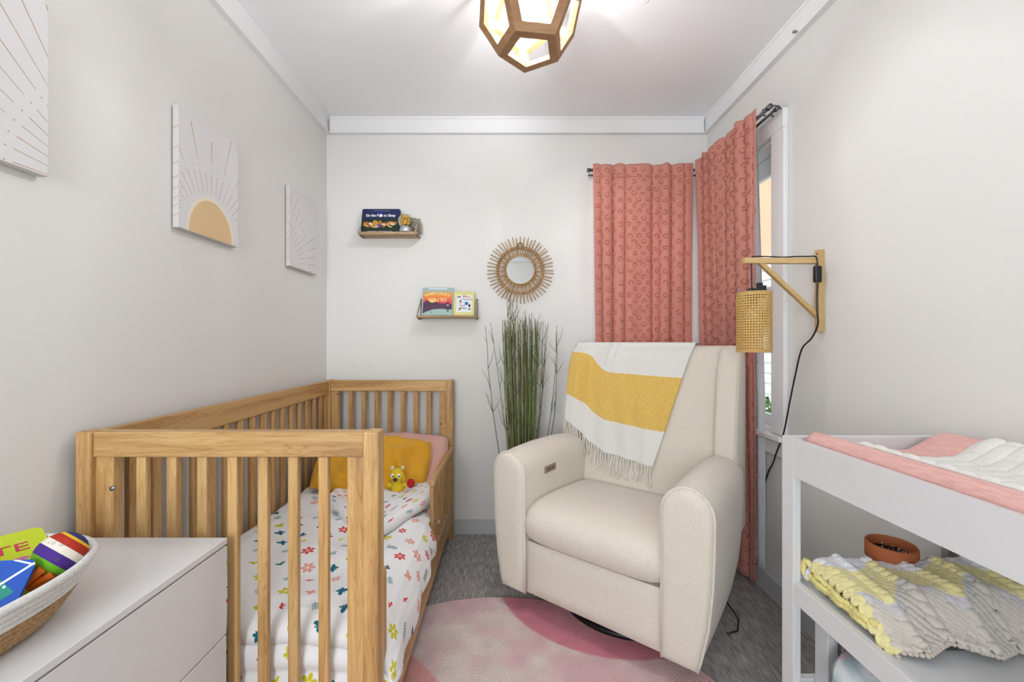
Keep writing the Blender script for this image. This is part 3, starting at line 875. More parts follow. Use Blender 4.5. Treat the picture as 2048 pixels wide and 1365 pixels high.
# maraca
mc = Vector((-.764, .708, .764)); hd = Vector((-.30, -.62, -.55)).normalized()
mr = thing('maraca', 'round woven maraca in rainbow bands with orange handle, in the rope basket', 'maraca', mc-Vector((0, 0, .045)))
zax = -hd; xax = Vector((1, 0, 0)); xax = (xax-zax*xax.dot(zax)).normalized(); yx = zax.cross(xax)
MM = Matrix((xax, yx, zax)).transposed().to_4x4(); MM.translation = mc; MM = MM @ Matrix.Scale(.84, 4)
BANDS = [(-.040, -.018, (104, 176, 22)), (-.018, -.0005, (70, 32, 130)), (-.0005, .013, (226, 220, 206)), (.013, .027, (176, 40, 14)), (.027, .0315, (242, 196, 30)), (.0315, .0401, (34, 50, 110))]
rad = .0405
for (z0, z1, rgb) in BANDS:
    mb = MB(); m_ = max(3, int((z1-z0)/.0012)); prof = []
    for i in range(m_+1):
        z = z0+(z1-z0)*i/m_; r = sqrt(max(1e-8, rad*rad-z*z)); r += .0007*(i % 2)
        prof.append((r, z))
    nn_ = 32; vs = []; fs_ = []
    for i, (r, z) in enumerate(prof):
        for k in range(nn_):
            rr_ = r*(1+.018*(1 if (k//4) % 2 else 0)); aa = 2*pi*k/nn_; vs.append((rr_*cos(aa), rr_*sin(aa), z))
    for i in range(len(prof)-1):
        for k in range(nn_): fs_.append((i*nn_+k, i*nn_+(k+1) % nn_, (i+1)*nn_+(k+1) % nn_, (i+1)*nn_+k))
    mb.add(vs, fs_, False, M=MM)
    nm_ = N('maraca_thread'); mpc = nm_.node('ShaderNodeTexCoord')
    wv = nm_.node('ShaderNodeTexNoise'); wv.inputs['Scale'].default_value = 90; nm_.link(mpc.outputs['Object'], wv.inputs['Vector'])
    c1 = hexc(*rgb); c2 = hexc(*[int(v*.72+30) for v in rgb])
    nm_.link(nm_.ramp(wv.outputs[0], [(.45, c1), (.62, c2)], 'CONSTANT'), nm_.b.inputs['Base Color']); nm_.set(Roughness=.7)
    mb.build('woven_band', nm_.m, mr)
ho = plain('maraca_orange', (236, 112, 20), .6)
for k in range(8):
    aa = 2*pi*k/8
    MB().tube([(.026*cos(aa), .026*sin(aa), -.030), (.016*cos(aa), .016*sin(aa), -.048), (.012*cos(aa), .012*sin(aa), -.066)], [.008, .006, .0045], 8, M=MM).build('handle_strip', ho, mr)

# ------------------------------------------------------------------ wall canvases
def raycanvas(name, cxn, sun):
    w, h = 580, 780; s = 2000.0   # px per metre
    c = Cv(w, h, (.870, .866, .870)); cx = w/2+cxn*s; cy = h-8
    for k in range(0, 26):
        ang = R(k*7.5-7.5)+(R(7.5) if 0 else 0)
        g = (.70, .56, .42) if k % 2 else (.73, .60, .46)
        L0, L1 = (.150, .222)
        dx, dy = cos(ang), -sin(ang)
        if sun or True:
            c.line(cx+dx*L0*s, cy+dy*L0*s, cx+dx*L1*s, cy+dy*L1*s, 2.6, g, 4.0)
        if k % 2 == 1 or not sun:
            L2 = .255; L3 = .37+.035*((k//2) % 3-1)+(0 if sun else (.14 if cxn > 0 else -.04))
            c.line(cx+dx*L2*s, cy+dy*L2*s, cx+dx*L3*s, cy+dy*L3*s, 3.0, g, 6.0)
        if 1: c.ell(cx+dx*.238*s, cy+dy*.238*s, 4, 4, (.72, .66, .62))
    if sun:
        c.ell(cx, cy, .118*s, .135*s, (.93, .89, .83)); c.ell(cx+3, cy+4, .106*s, .126*s, (.875, .755, .58), soft=8)
    return c.image(name)
def canvas(label, y0, z0, w, h, im):
    t = thing('wall_canvas', label, 'picture', (XL, y0+w/2, z0), group=None)
    MB().box(XL+.004, XL+.0245, y0, y0+w, z0, z0+h, .0012, 1).build('canvas_block', plain('canvas_side', (206, 202, 200), .8), t)
    mb = MB(); x = XL+.0249
    mb.add([(x, y0+.001, z0+.001), (x, y0+w-.001, z0+.001), (x, y0+w-.001, z0+h-.001), (x, y0+.001, z0+h-.001)], [(0, 1, 2, 3)], False, [[(0, 0), (1, 0), (1, 1), (0, 1)]])
    mb.build('print', printed('print_'+im.name, im, .75, .25, 500), t)
    for q in (.02, h-.04):
        pass
    # rays that wrap round the near side of the canvas
    wr = MB()
    for zz in (.045, .075, .10, .13, .165, .21, .26, .325)[: (8)]:
        wr.add([(XL+.0045, y0-.0004, z0+zz-.012), (XL+.0045, y0-.0004, z0+zz-.010), (XL+.0245, y0-.0004, z0+zz+.001), (XL+.0245, y0-.0004, z0+zz-.001)], [(0, 3, 2, 1)], False)
    wr.build('wrapped_rays', plain('ray_gold', (186, 146, 108), .7), t)
    return t
CW, CH = .29, .39
canvas('canvas print of sun rays, nearest of three, cropped at the photo corner', .653, 1.500, CW, CH, raycanvas('rays_a', .30, False))
canvas('canvas print of a tan half sun with radiating gold rays, middle of the left wall', 1.316, 1.490, CW, CH, raycanvas('rays_b', 0, True))
canvas('canvas print of short fan rays without a sun, nearest the far corner', 1.985, 1.490, CW, CH, raycanvas('rays_c', -.22, False))

# ------------------------------------------------------------------ wall shelves
def shelf(label, x0, x1, z, tilt=0):
    t = thing('wall_shelf', label, 'shelf', ((x0+x1)/2, 2.44, z-.012))
    MB().box(x0, x1, 2.335, 2.4385, z-.013, z, .002, 1).build('board', M['shelfwood'], t)
    for x in (x0+.008, x1-.008):
        pts = [(x, 2.336, z-.016), (x, 2.330, z-.006), (x, 2.331, z+.004), (x, 2.36, z+.035), (x, 2.41, z+.075), (x, 2.434, z+.095), (x, 2.4345, z+.08), (x, 2.434, z+.03), (x, 2.432, z-.01), (x, 2.41, z-.018), (x, 2.36, z-.019)]
        MB().tube(pts, .0042, 8, closed=True).build('rope_loop', M['rope'], t)
        MB().sphere((x, 2.432, z+.097), .006, 10, 6).build('hook', M['steel'], t)
    return t
shelf('small wooden shelf on rope loops, upper one, with a navy book', -.850, -.515, 1.746)
shelf('small wooden shelf on rope loops, lower one, with two books', -.520, -.176, 1.275)
def lean(x, z, y=2.375, d=R(12)):
    return Matrix.Translation((x, y, z)) @ Matrix.Rotation(pi/2-d, 4, 'X')
# navy book
c = Cv(440, 300, (.10, .14, .33))
c.poly([(0, 130), (440, 120), (440, 300), (0, 300)], (.07, .15, .10))
c.ell(215, 60, 40, 34, (.12, .14, .50), soft=20)
for k in range(7): c.ell(60+k*52, 190+12*sin(k*2), 40, 26+6*sin(k), ((.72, .48, .16), (.62, .38, .12), (.80, .60, .26))[k % 3], k*.5, soft=5)
for k in range(14):
    x = 60+k*24; c.line(x, 160+6*sin(k), x+8, 200, 3, (.22, .13, .06))
for (x, y, r, q) in ((110, 190, 26, 14), (260, 196, 24, 13), (360, 192, 26, 16)): c.ell(x, y, r, q, (.86, .80, .74), .3)
for (x, y) in ((60, 215), (140, 225), (330, 222)): c.ell(x, y, 34, 10, (.80, .66, .32), .4, soft=3)
c.ell(205, 215, 26, 18, (.34, .26, .66)); c.ell(180, 226, 20, 10, (.88, .78, .80))
c.line(130, 20, 310, 20, 3, (.55, .57, .60)); c.line(110, 27, 330, 27, 2.5, (.5, .52, .56))
ML = lean(-.842, 1.7472, 2.362)
nb_ = book('board_book', 'navy book with sleeping tigers and white title on the upper shelf', .218, .148, .016, ML, c.image('navy'), (30, 36, 70), cr=.008)
Wt = plain('white_print', (240, 240, 240), .5)
text(nb_, 'Go the F', .0215, ML @ Matrix.Translation((.023, .100, .0005)), Wt, align='LEFT', bold=.0006, sx=.92)
text(nb_, 'k to Sleep', .0215, ML @ Matrix.Translation((.112, .100, .0005)), Wt, align='LEFT', bold=.0006, sx=.92)
MB().lathe([(.0001, .001), (.0095, .0009), (.0097, .0001)], 18, M=ML @ Matrix.Translation((.107, .106, .0004))).build('moon', Wt, nb_, label='white moon disc covering letters')
text(nb_, 'by Adam Mansbach   illustrated by Ricardo Cortes', .0068, ML @ Matrix.Translation((.109, .0065, .0005)), Wt)
# sunset book
c = Cv(370, 340, (.62, .72, .74))
for y in range(22, 210):
    q = (y-22)/188; cA = np.array((.62, .73, .76)); cB = np.array((.95, .60, .22)); cC = np.array((.86, .28, .32))
    col = cA+(cB-cA)*min(1, q*2.6) if q < .385 else cB+(cC-cB)*min(1, (q-.385)/.45)
    c.a[y, 14:356, :3] = col
c.ell(125, 170, 40, 22, (.98, .85, .30), soft=16)
c.poly([(14, 188), (60, 156), (95, 176), (125, 186), (160, 172), (200, 190), (250, 198), (300, 190), (356, 206), (356, 300), (14, 320)], (.33, .18, .30))
c.poly([(14, 318), (60, 292), (130, 268), (220, 260), (356, 270), (356, 326), (14, 326)], (.63, .76, .72))
c.ell(306, 224, 13, 20, (.82, .86, .82)); c.ell(307, 232, 12, 12, (.10, .10, .12)); c.ell(306, 196, 13, 12, (.18, .07, .09)); c.line(300, 245, 300, 292, 9, (.20, .24, .28)); c.line(312, 245, 312, 292, 9, (.16, .20, .24))
c.line(80, 14, 290, 14, 12, (.86, .93, .95)); c.ell(110, 300, 11, 4, (.2, .35, .38))
ML = lean(-.497, 1.2762, 2.365)
sb = book('board_book', 'board book with orange sunset over purple hills on the lower shelf', .180, .166, .014, ML, c.image('sunset'), (206, 222, 226), cr=.008)
Yt = plain('cream_print', (250, 226, 150), .5)
for ch, x, y, rr in zip('MAMA', (.026, .042, .058, .074), (.112, .1185, .1225, .125), (22, 17, 12, 7)): text(sb, ch, .0225, ML @ Matrix.Translation((x, y, .0005)) @ Matrix.Rotation(R(rr), 4, 'Z'), Yt, bold=.0005, sx=.85)
for ch, x, y, rr in zip('LOVES', (.094, .107, .121, .135, .149), (.1255, .124, .121, .117, .112), (-3, -7, -11, -16, -20)): text(sb, ch, .0225, ML @ Matrix.Translation((x, y, .0005)) @ Matrix.Rotation(R(rr), 4, 'Z'), Yt, bold=.0005, sx=.85)
text(sb, 'YOU SO', .029, ML @ Matrix.Translation((.088, .083, .0005)), Yt, bold=.0007)
# yellow book
c = Cv(240, 300, (.86, .84, .52)); c.poly([(30, 45), (215, 45), (215, 262), (30, 262)], (.90, .91, .93))
c.ell(150, 150, 22, 22, (.16, .45, .66)); c.ell(62, 68, 26, 10, (.48, .50, .56)); c.ell(80, 118, 10, 12, (.12, .12, .12)); c.ell(185, 178, 12, 22, (.16, .16, .16)); c.ell(75, 218, 14, 22, (.62, .56, .28), .4); c.ell(185, 222, 20, 6, (.15, .2, .15)); c.ell(118, 58, 6, 12, (.2, .2, .2), .4); c.ell(140, 60, 5, 7, (.2, .2, .2))
ML = lean(-.315, 1.2762, 2.365)
yb = book('board_book', 'pale yellow board book with white centre panel, right on the lower shelf', .118, .142, .014, ML, c.image('yellow'), (236, 220, 60), cr=.003)
for tx, x, y, col in (('Winnie-', .070, .106, (190, 70, 60)), ('The-Pooh', .072, .090, (90, 90, 96)), ('and', .034, .072, (150, 110, 100)), ('Some', .045, .055, (130, 100, 150)), ('Bees', .056, .039, (70, 70, 76))):
    text(yb, tx, .0145, ML @ Matrix.Translation((x+.006, y, .0005)), plain('ink', col, .5), bold=.0002)
# snow globe
sg = thing('snow_globe', 'glass snow globe with gold figure on silver base, right of the navy book', 'ornament', (-.572, 2.36, 1.747))
MB().lathe([(.0001, 0), (.033, 0), (.034, .006), (.032, .022), (.027, .032), (.0001, .034)], 28, (-.588, 2.362, 1.7470)).build('base', plain('silver_base', (200, 202, 208), .25, .7), sg)
nG = N('globe_glass'); nG.set(Roughness=.02); nG.b.inputs['Transmission Weight'].default_value = 1.0; nG.b.inputs['IOR'].default_value = 1.12; nG.b.inputs['Base Color'].default_value = (1, 1, 1, 1)
MB().sphere((-.588, 2.362, 1.813), .040, 28, 18).build('globe', nG.m, sg)
gm = plain('gold_figure', (206, 166, 70), .35, .4)
g = MB(); g.sphere((-.588, 2.362, 1.808), .013, 12, 8, sz=1.3); g.sphere((-.588, 2.360, 1.829), .010, 12, 8)
for (dx, dz) in ((-.018, .006), (.018, .006), (-.012, .024), (.013, .023), (-.016, -.012), (.017, -.011)): g.sphere((-.588+dx, 2.362, 1.813+dz), .009, 10, 6, sy=.5)
g.build('figure', gm, sg)
ra = thing('arch_ornament', 'small grey rainbow arch ornament behind the snow globe', 'ornament', (-.54, 2.40, 1.747))
for r in (.044, .030, .018):
    MB().tube([(-.552+r*cos(q), 2.402, 1.795+r*1.0*sin(q)) for q in [pi*k/14 for k in range(15)]]+[(-.552-r, 2.402, 1.752)], .0058, 8).build('arch', M['rope'], ra)
    MB().tube([(-.552+r, 2.402, 1.795), (-.552+r, 2.402, 1.752)], .0058, 8).build('arch', M['rope'], ra)
tw = MB()
for p, q in (((-.565, 2.37, 1.752), (-.538, 2.372, 1.776)), ((-.548, 2.368, 1.752), (-.530, 2.37, 1.758)), ((-.552, 2.368, 1.785), (-.534, 2.37, 1.768)), ((-.534, 2.37, 1.768), (-.548, 2.37, 1.752))): tw.tube([p, q], .0032, 6)
tw.build('wooden_animal', plain('dark_wood_twig', (104, 78, 56), .7), label='small brown stick figure', cat='ornament')

# ------------------------------------------------------------------ sunburst mirror
mi = thing('sunburst_mirror', 'round rattan sunburst mirror on the far wall', 'mirror', (.068, 2.44, 1.35))
cx, cz = .068, 1.543
M['ratt'] = wood('rattan', (206, 172, 124), (178, 138, 90), 'z', .55)
M['rattd'] = wood('rattan_dark', (160, 122, 76), (126, 90, 52), 'z', .6)
MX = Matrix.Translation((cx, 2.44, cz)) @ Matrix.Rotation(pi/2, 4, 'X')
mm_ = N('mirror_silver'); mm_.set(Metallic=1, Roughness=.02); mm_.b.inputs['Base Color'].default_value = (.86, .87, .88, 1)
MB().lathe([(.0001, .0235), (.079, .0235), (.079, .020), (.0001, .020)], 48, M=MX, smooth=False).build('mirror_glass', mm_.m, mi)
MB().tube([MX @ Vector((.081*cos(q), .081*sin(q), .022)) for q in [2*pi*k/48 for k in range(48)]], .0042, 8, closed=True).build('inner_rim', plain('rim_tan', (186, 160, 128), .5), mi)
for rr_, zz in ((.090, .014), (.128, .010), (.134, .018)):
    MB().tube([MX @ Vector((rr_*cos(q), rr_*sin(q), zz)) for q in [2*pi*k/60 for k in range(60)]], .0038, 6, closed=True).build('hoop', M['ratt'], mi)
for k in range(52):
    q = 2*pi*k/52+R(90); r1 = .196-.006*(k % 3 == 1)
    lay = .013 if k % 2 else .021
    e = random.uniform(-.012, .012)
    MB().tube([MX @ Vector((.080*cos(q), .080*sin(q), lay)), MX @ Vector((r1*cos(q+e), r1*sin(q+e), lay+.004))], [.0036, .0028], 6).build('ray', M['ratt'], mi)
for k in range(52):
    q = 2*pi*(k+.5)/52+R(90)
    MB().tube([MX @ Vector((.124*cos(q), .124*sin(q), .006)), MX @ Vector((.140*cos(q), .140*sin(q), .024))], .003, 5).build('binding', M['rattd'], mi)
for sg_ in (-1, 1):
    MB().tube([(cx+sg_*.018, 2.415, cz+.132), (cx+sg_*.012, 2.412, cz+.150), (cx, 2.412, cz+.160)], .0032, 6).build('hanging_loop', M['rattd'], mi)

# ------------------------------------------------------------------ branch bundle
gr = thing('branch_arrangement', 'tall bundle of green and brown branches standing behind the armchair', 'dried plant', (.07, 2.26, 0))
MB().lathe([(.0001, .002), (.062, .002), (.075, .05), (.078, .20), (.066, .30), (.070, .32), (.064, .32), (.060, .30), (.06, .05), (.0001, .05)], 28, (.07, 2.26, 0)).build('vase', plain('grey_ceramic', (150, 148, 144), .4), gr)
M['reed'] = plain('green_reed', (124, 140, 72), .6, noise_amt=.45)
M['twig'] = plain('brown_twig', (112, 102, 76), .8, noise_amt=.3)
rs = random.Random(21)
reeds = MB()
def stalk(mb, b, top, bow, r0, r1, k=7):
    b, top = Vector(b), Vector(top); pts = []
    for i in range(k+1):
        q = i/k; p = b.lerp(top, q); p += Vector((bow[0], bow[1], 0))*sin(pi*q)+Vector((rs.uniform(-1, 1), rs.uniform(-1, 1), 0))*.0025
        pts.append(p)
    mb.tube(pts, [r0+(r1-r0)*i/k for i in range(k+1)], 5); return pts
reeds2 = MB()
for i in range(64):
    a = rs.uniform(0, 6.28); rr_ = sqrt(rs.random()); bx = .07+.045*rr_*cos(a); by = 2.26+.04*rr_*sin(a)
    tx = .062+.105*rr_*cos(a)*1.0; ty = 2.27+.06*rr_*sin(a); tz = rs.uniform(1.15, 1.26)
    mb_ = reeds if rs.random() < .68 else reeds2
    pts = stalk(mb_, (bx, by, .15), (tx, ty, tz), (.010*cos(a)+rs.uniform(-.006, .006), 0), .0030, .0016, 9)
    for j in range(2):
        p = pts[rs.randint(6, 9)]; d = Vector((rs.uniform(-.02, .02), 0, rs.uniform(.02, .05))); mb_.tube([p, p+d], [.0012, .0006], 4)
reeds.build('reed_stems', M['reed'], gr, kind='stuff'); reeds2.build('twig_stems', M['twig'], gr, kind='stuff')
def branch(b, top, bow, side=3, r=.0032, mat=None):
    mb = MB(); pts = stalk(mb, b, top, bow, r, .0012, 9)
    for j in range(side):
        p = pts[rs.randint(4, 8)]; d = Vector((rs.uniform(-.05, .05), rs.uniform(-.02, .02), rs.uniform(.05, .12)))
        mb.tube([p, p+d*.5+Vector((rs.uniform(-.01, .01), 0, 0)), p+d], [.0016, .0012, .0007], 4)
    mb.build('branch', mat or M['twig'], gr)
for (tx, tz, bow) in ((-.125, 1.215, -.028), (-.100, 1.235, .01), (-.035, 1.25, -.01), (-.02, 1.24, 0), (-.01, 1.40, 0), (.005, 1.385, 0), (.012, 1.37, .004), (.0, 1.33, 0), (.05, 1.33, 0), (.09, 1.30, 0),
                       (.15, 1.25, .01), (.17, 1.235, .012), (.19, 1.24, .02), (.205, 1.22, .02), (.215, 1.23, .01), (.265, 1.215, .035), (.262, 1.18, .055), (.12, 1.25, .01), (-.03, 1.24, -.02), (.18, 1.24, .0), (.02, 1.345, .006)):
    branch((.07+(tx-.07)*.22, 2.26+rs.uniform(-.03, .03), .15), (tx, 2.28+rs.uniform(-.03, .03), tz), (bow, 0), 6, mat=M['twig'] if rs.random() < .75 else M['reed'])

# ------------------------------------------------------------------ armchair
n = N('cream_boucle'); co = n.coords(); f = n.noise(260, 4, co, .6, 1.2); g_ = n.noise(9, 2, co)
n.link(n.ramp(f, [(.3, hexc(208, 199, 184)), (.6, hexc(226, 218, 205))]), n.b.inputs['Base Color']); n.set(Roughness=.95); n.b.inputs['Sheen Weight'].default_value = .25
n.bump(f, .45, .0025)
M['boucle'] = n.m
C0 = Vector((.2855, 1.532, 0)); ROT = math.atan2(-.616, .788)
ch = thing('armchair', 'cream boucle recliner armchair with wings and rounded arms in the corner', 'armchair', C0, ROT)
def cl(u, v, z): return Vector((u, v, z))
for sgn in (-1, 1):
    def sec(v, k=1.0, zt=.662, w=0.0):
        P = []
        inner, ot, ob = .276, .436+w, .390+w*.5
        P += [(inner, .095), (inner, .25), (inner, .45), (inner, .575)]
        cxx = (inner+ot)/2; rx = (ot-inner)/2; rz = zt-.575
        for i in range(1, 13):
            a = pi-pi*i/13; P.append((cxx+rx*cos(a), .575+rz*sin(a)))
        P += [(ot, .575), (ot-.001, .48), (ot-.006, .36), (ot-.018, .24), (ob+.006, .13), (ob-.004, .095)]
        mx_, mz_ = .35, .38
        return [cl(sgn*(mx_+(p[0]-mx_)*k), v, mz_+(p[1]-mz_)*(1-(1-k)*.45)) for p in P]
    secs = [sec(-.022, .55), sec(-.021, .8), sec(-.016, .93), sec(-.004, .99), sec(.008, 1.0), sec(.06, 1.0, .668, .002), sec(.20, 1.0, .672, .006), sec(.38, 1.0, .668, .006), sec(.50, 1.0, .655, .0), sec(.56, .97, .64, -.004), sec(.585, .85, .60, -.01)]
    mb = MB().loft(secs); mb.build('arm', M['boucle'], ch, local=True, recalc=True)
    pp = [Vector((p.x*1.0, -.003, p.z)) for p in sec(-.003, 1.005)]
    MB().tube(pp, .0042, 8).build('piping', M['boucle'], ch, local=True)
# front panel
mb = MB()
def fp(s, t):
    u = -.274+.548*s; z = .095+.212*t; e = (1-abs(2*s-1)**8)*(1-abs(2*t-1)**6)
    return (u, .012-.020*e, z)
mb.grid(36, 14, fp); mb.box(-.274, .274, .013, .08, .095, .305)
mb.build('front_panel', M['boucle'], ch, local=True)
# seat
secs = []
prof = [(.06, .304), (.012, .308), (-.012, .325), (-.024, .355), (-.026, .385), (-.020, .415), (-.002, .442), (.03, .458), (.10, .468), (.20, .467), (.32, .460), (.45, .448), (.54, .438), (.56, .40), (.56, .31)]
for i in range(25):
    q = i/24; e = 1-abs(2*q-1)**7; u = -.2735+.547*q
    secs.append([cl(u, v+(.018*(1-e) if v < .1 else 0), .385+(z-.385)*(.86+.14*e)) for v, z in prof])
MB().loft(secs).build('seat', M['boucle'], ch, local=True, recalc=True)
# back
prof = [(.54, .12), (.50, .40), (.512, .46), (.528, .54), (.548, .64), (.575, .76), (.602, .88), (.628, .98), (.646, 1.045), (.664, 1.085), (.69, 1.105), (.705, 1.108), (.725, 1.095), (.737, 1.06), (.742, .98), (.742, .5), (.73, .12)]
secs = []
for i in range(33):
    q = i/32; e = 1-abs(2*q-1)**9; u = -.334+.668*q
    pf = []
    for k, (v, z) in enumerate(prof):
        vv = v+(.02*(1-e) if k < 10 else 0)+.0*q; zz = z
        pf.append(cl(u, vv, zz))
    secs.append(pf)
MB().loft(secs).build('backrest', M['boucle'], ch, local=True, recalc=True)
for sgn in (-1, 1):
    pl = [(.545, .30), (.515, .60), (.512, .68), (.522, .78), (.545, .90), (.575, 1.00), (.612, 1.07), (.655, 1.106), (.695, 1.110), (.73, 1.08), (.742, 1.0), (.738, .30)]
    u0, u1 = (.322, .412) if sgn > 0 else (-.412, -.322)
    MB().prism(pl, 'x', u0, u1, .028, 4, True).build('wing', M['boucle'], ch, local=True)
    uu = u1-.012 if sgn > 0 else u0+.012
    MB().tube([(uu, v+.004, z) for v, z in pl[1:9]], .004, 8).build('piping', M['boucle'], ch, local=True)
MB().box(-.335, .335, .02, .74, .085, .30, .01, 2).build('base_box', M['boucle'], ch, local=True)
MB().tube([(.275*cos(q), .37+.275*sin(q), .020) for q in [2*pi*k/48 for k in range(48)]], .014, 8, closed=True).build('swivel_ring', M['blackm'], ch, local=True)
MB().lathe([(.05, .005), (.05, .085)], 20, (0, .36, 0)).box(-.27, .27, .345, .375, .008, .022).box(-.015, .015, .11, .64, .008, .022).build('swivel_post', M['blackm'], ch, local=True)
# control panel
cp = MB().box(-.2765, -.2715, .145, .235, .548, .578, .002, 2).build('control_panel', plain('taupe_plastic', (142, 126, 108), .4), ch, local=True)
for v in (.170, .190, .210): MB().box(-.2715, -.270, v-.006, v+.006, .556, .570, .0005, 1).build('button', plain('button_dark', (92, 82, 74), .4), cp, local=True)
MB().tube([(.30, .60, .07), (.36, .58, .02), (.42, .50, .012), (.43, .42, .012), (.40, .38, .01)], .003, 6).build('power_cord', M['black'], ch, local=True)

# throw blanket -------------------------------------------------------------
n = N('throw_wool'); tc = n.node('ShaderNodeUVMap'); sp = n.node('ShaderNodeSeparateXYZ'); n.link(tc.outputs[0], sp.inputs[0])
f = n.noise(420, 3, n.coords(), .6)
vv = n.math('ADD', sp.outputs[1], n.math('MULTIPLY', n.math('SUBTRACT', f, .5), .018))
m1 = n.math('GREATER_THAN', vv, .40); m2 = n.math('LESS_THAN', vv, .80); band = n.math('MULTIPLY', m1, m2)
yel = n.ramp(f, [(.40, hexc(214, 168, 62)), (.52, hexc(228, 186, 88)), (.62, hexc(238, 214, 150))])
wht = n.ramp(f, [(.35, hexc(222, 220, 214)), (.6, hexc(232, 231, 228))])
mxn = n.node('ShaderNodeMix', data_type='RGBA'); n.link(band, mxn.inputs[0]); n.link(wht, mxn.inputs[6]); n.link(yel, mxn.inputs[7]); n.link(mxn.outputs[2], n.b.inputs['Base Color'])
n.set(Roughness=.95); n.b.inputs['Sheen Weight'].default_value = .3; n.bump(f, .6, .003)
M['throw'] = n.m
th_ = thing('throw_blanket', 'white and mustard banded throw with fringe draped over the armchair back', 'blanket', wm(ch) @ Vector((-.1, .62, 1.0)), ROT)
def sst(a, b, x):
    t = max(0, min(1, (x-a)/(b-a))); return t*t*(3-2*t)
def surfv(u, z):
    bp = [(.44, .508), (.54, .528), (.64, .548), (.76, .575), (.88, .602), (.98, .628), (1.045, .646), (1.085, .664), (1.105, .69)]
    wp = [(.44, .516), (.60, .515), (.68, .512), (.78, .522), (.90, .545), (1.0, .575), (1.07, .612), (1.108, .66)]
    def ip(tb, z):
        if z <= tb[0][0]: return tb[0][1]
        for (a, b), (c_, d) in zip(tb, tb[1:]):
            if z <= c_: return b+(d-b)*(z-a)/(c_-a)
        return tb[-1][1]
    wgt = sst(-.285, -.335, u) if False else (1-sst(-.345, -.285, u))
    return ip(bp, z)*(1-wgt)+(ip(wp, z))*wgt
def ft(s, t):
    ur = .215-.145*max(0, (t-.25)/.75)
    ul = -.400+.02*t
    u = ul+(ur-ul)*s
    # lower hem height along u
    us = [(-.42, .735), (-.35, .705), (-.26, .622), (-.17, .578), (.07, .552), (.12, .55)]
    zh = us[-1][1]
    for (a, b), (c_, d) in zip(us, us[1:]):
        if u <= c_: zh = b+(d-b)*(max(u, a)-a)/(c_-a); break
    ztop = 1.115
    if t < .25:      # behind the back
        q = t/.25; z = .92+(ztop-.92)*min(1, q*1.25) if q < .8 else ztop+.004*sin((q-.8)/.2*pi)
        v = .752 if q < .8 else .752+(.685-.752)*(q-.8)/.2
        if q >= .8: z = ztop+.006*sin(pi*(q-.8)/.4)
    else:
        q = (t-.25)/.75; z = ztop+.006-(ztop+.006-zh)*q
        v = surfv(u, z)-.010
        v -= .004*sin(u*60+z*9)*q+.006*max(0, sin(u*22+1.2))*q*.8+.010*ridged(u, z*.6, 5, 3)*q*(1-.3*q)
        # gathered fold by the wing
        v -= .014*math.exp(-((u+.235-.05*(1-q))/.016)**2)*max(0, 1-q*2.4)
        v -= .012*math.exp(-((u+.20-.05*(1-q))/.012)**2)*max(0, 1-q*2.6)
    return (u, v, z)
tb = MB(); tb.grid(80, 80, ft)
# shift the band up on the wing side: remap uv
for k, uv in tb.uv.items():
    nu = []
    for (a, b) in uv:
        q = (b-.25)/.75 if b > .25 else b-.25
        sh_ = .17*(1-sst(.10, .36, a))
        nu.append((a, q*.92+.14+sh_*(1-max(0, q))**1.2 if q > 0 else .1))
    tb.uv[k] = nu
tb.v = [tuple(wm(ch) @ Vector(p)) for p in tb.v]
tb.build('woven_cloth', M['throw'], th_, solid=.005)
fr_m = cloth('fringe_wool', (232, 226, 212))
fr = None; rs = random.Random(3)
for i in range(34):
    s = .02+.96*i/33+rs.uniform(-.006, .006); p = Vector(ft(s, 1.0)); L_ = rs.uniform(.075, .105)
    pts = [p]; dx = rs.uniform(-.14, .14)
    for k in range(1, 7):
        q = k/6; pz = p.z-L_*q; pts.append(Vector((p.x+dx*L_*q+.003*sin(q*9+i), min(p.y, surfv(p.x, pz)-.007)-.003*abs(sin(i+q*5)), pz)))
    mb = MB().tube([wm(ch) @ x for x in pts], [.0042]+[.0034]*5+[.0022], 6)
    mb.build('fringe_strand', fr_m, th_)

# ------------------------------------------------------------------ rug
c = Cv(900, 900, (.78, .68, .66)); ppm = 900/1.6
Y, X = np.mgrid[0:900, 0:900]
wx = (X-450)/ppm-.04; wy = 1.01-(Y-450)/ppm
def vnoise(n_, seed):
    r_ = np.random.default_rng(seed); g = r_.random((n_+2, n_+2)); gx = X/900*n_; gy = Y/900*n_
    i = gx.astype(int); j = gy.astype(int); fx = gx-i; fy = gy-j; fx = fx*fx*(3-2*fx); fy = fy*fy*(3-2*fy)
    return (g[j, i]*(1-fx)+g[j, i+1]*fx)*(1-fy)+(g[j+1, i]*(1-fx)+g[j+1, i+1]*fx)*fy
nz1 = vnoise(7, 1)*.6+vnoise(22, 2)*.4; nz2 = vnoise(5, 3)*.5+vnoise(40, 4)*.5
A = np.array((.88, .82, .79)); Bc = np.array((.86, .72, .73)); Cc = np.array((.83, .52, .58)); Dc = np.array((.86, .60, .57))
img = A+(Bc-A)*np.clip((nz1-.40)*3.2, 0, 1)[..., None]
d1 = np.hypot(wx-.45, wy-1.95)-.5
m_ = np.clip(-d1/.012+.5, 0, 1)*np.clip(1-(-d1-.06)/.30, .25, 1); img = img+(Cc-img)*m_[..., None]
d2 = np.hypot(wx+.65, wy-1.05)-.52
m_ = np.clip(-d2/.012+.5, 0, 1)*(.65+.35*nz2); img = img+(Dc-img)*m_[..., None]
d3 = np.hypot(wx-.75, wy-.95)-.35
m_ = np.clip(-d3/.03+.5, 0, 1)*.5; img = img+(np.array((.74, .66, .66))-img)*m_[..., None]
img *= (.93+.12*nz2)[..., None]
c.a[..., :3] = np.clip(img, 0, 1)
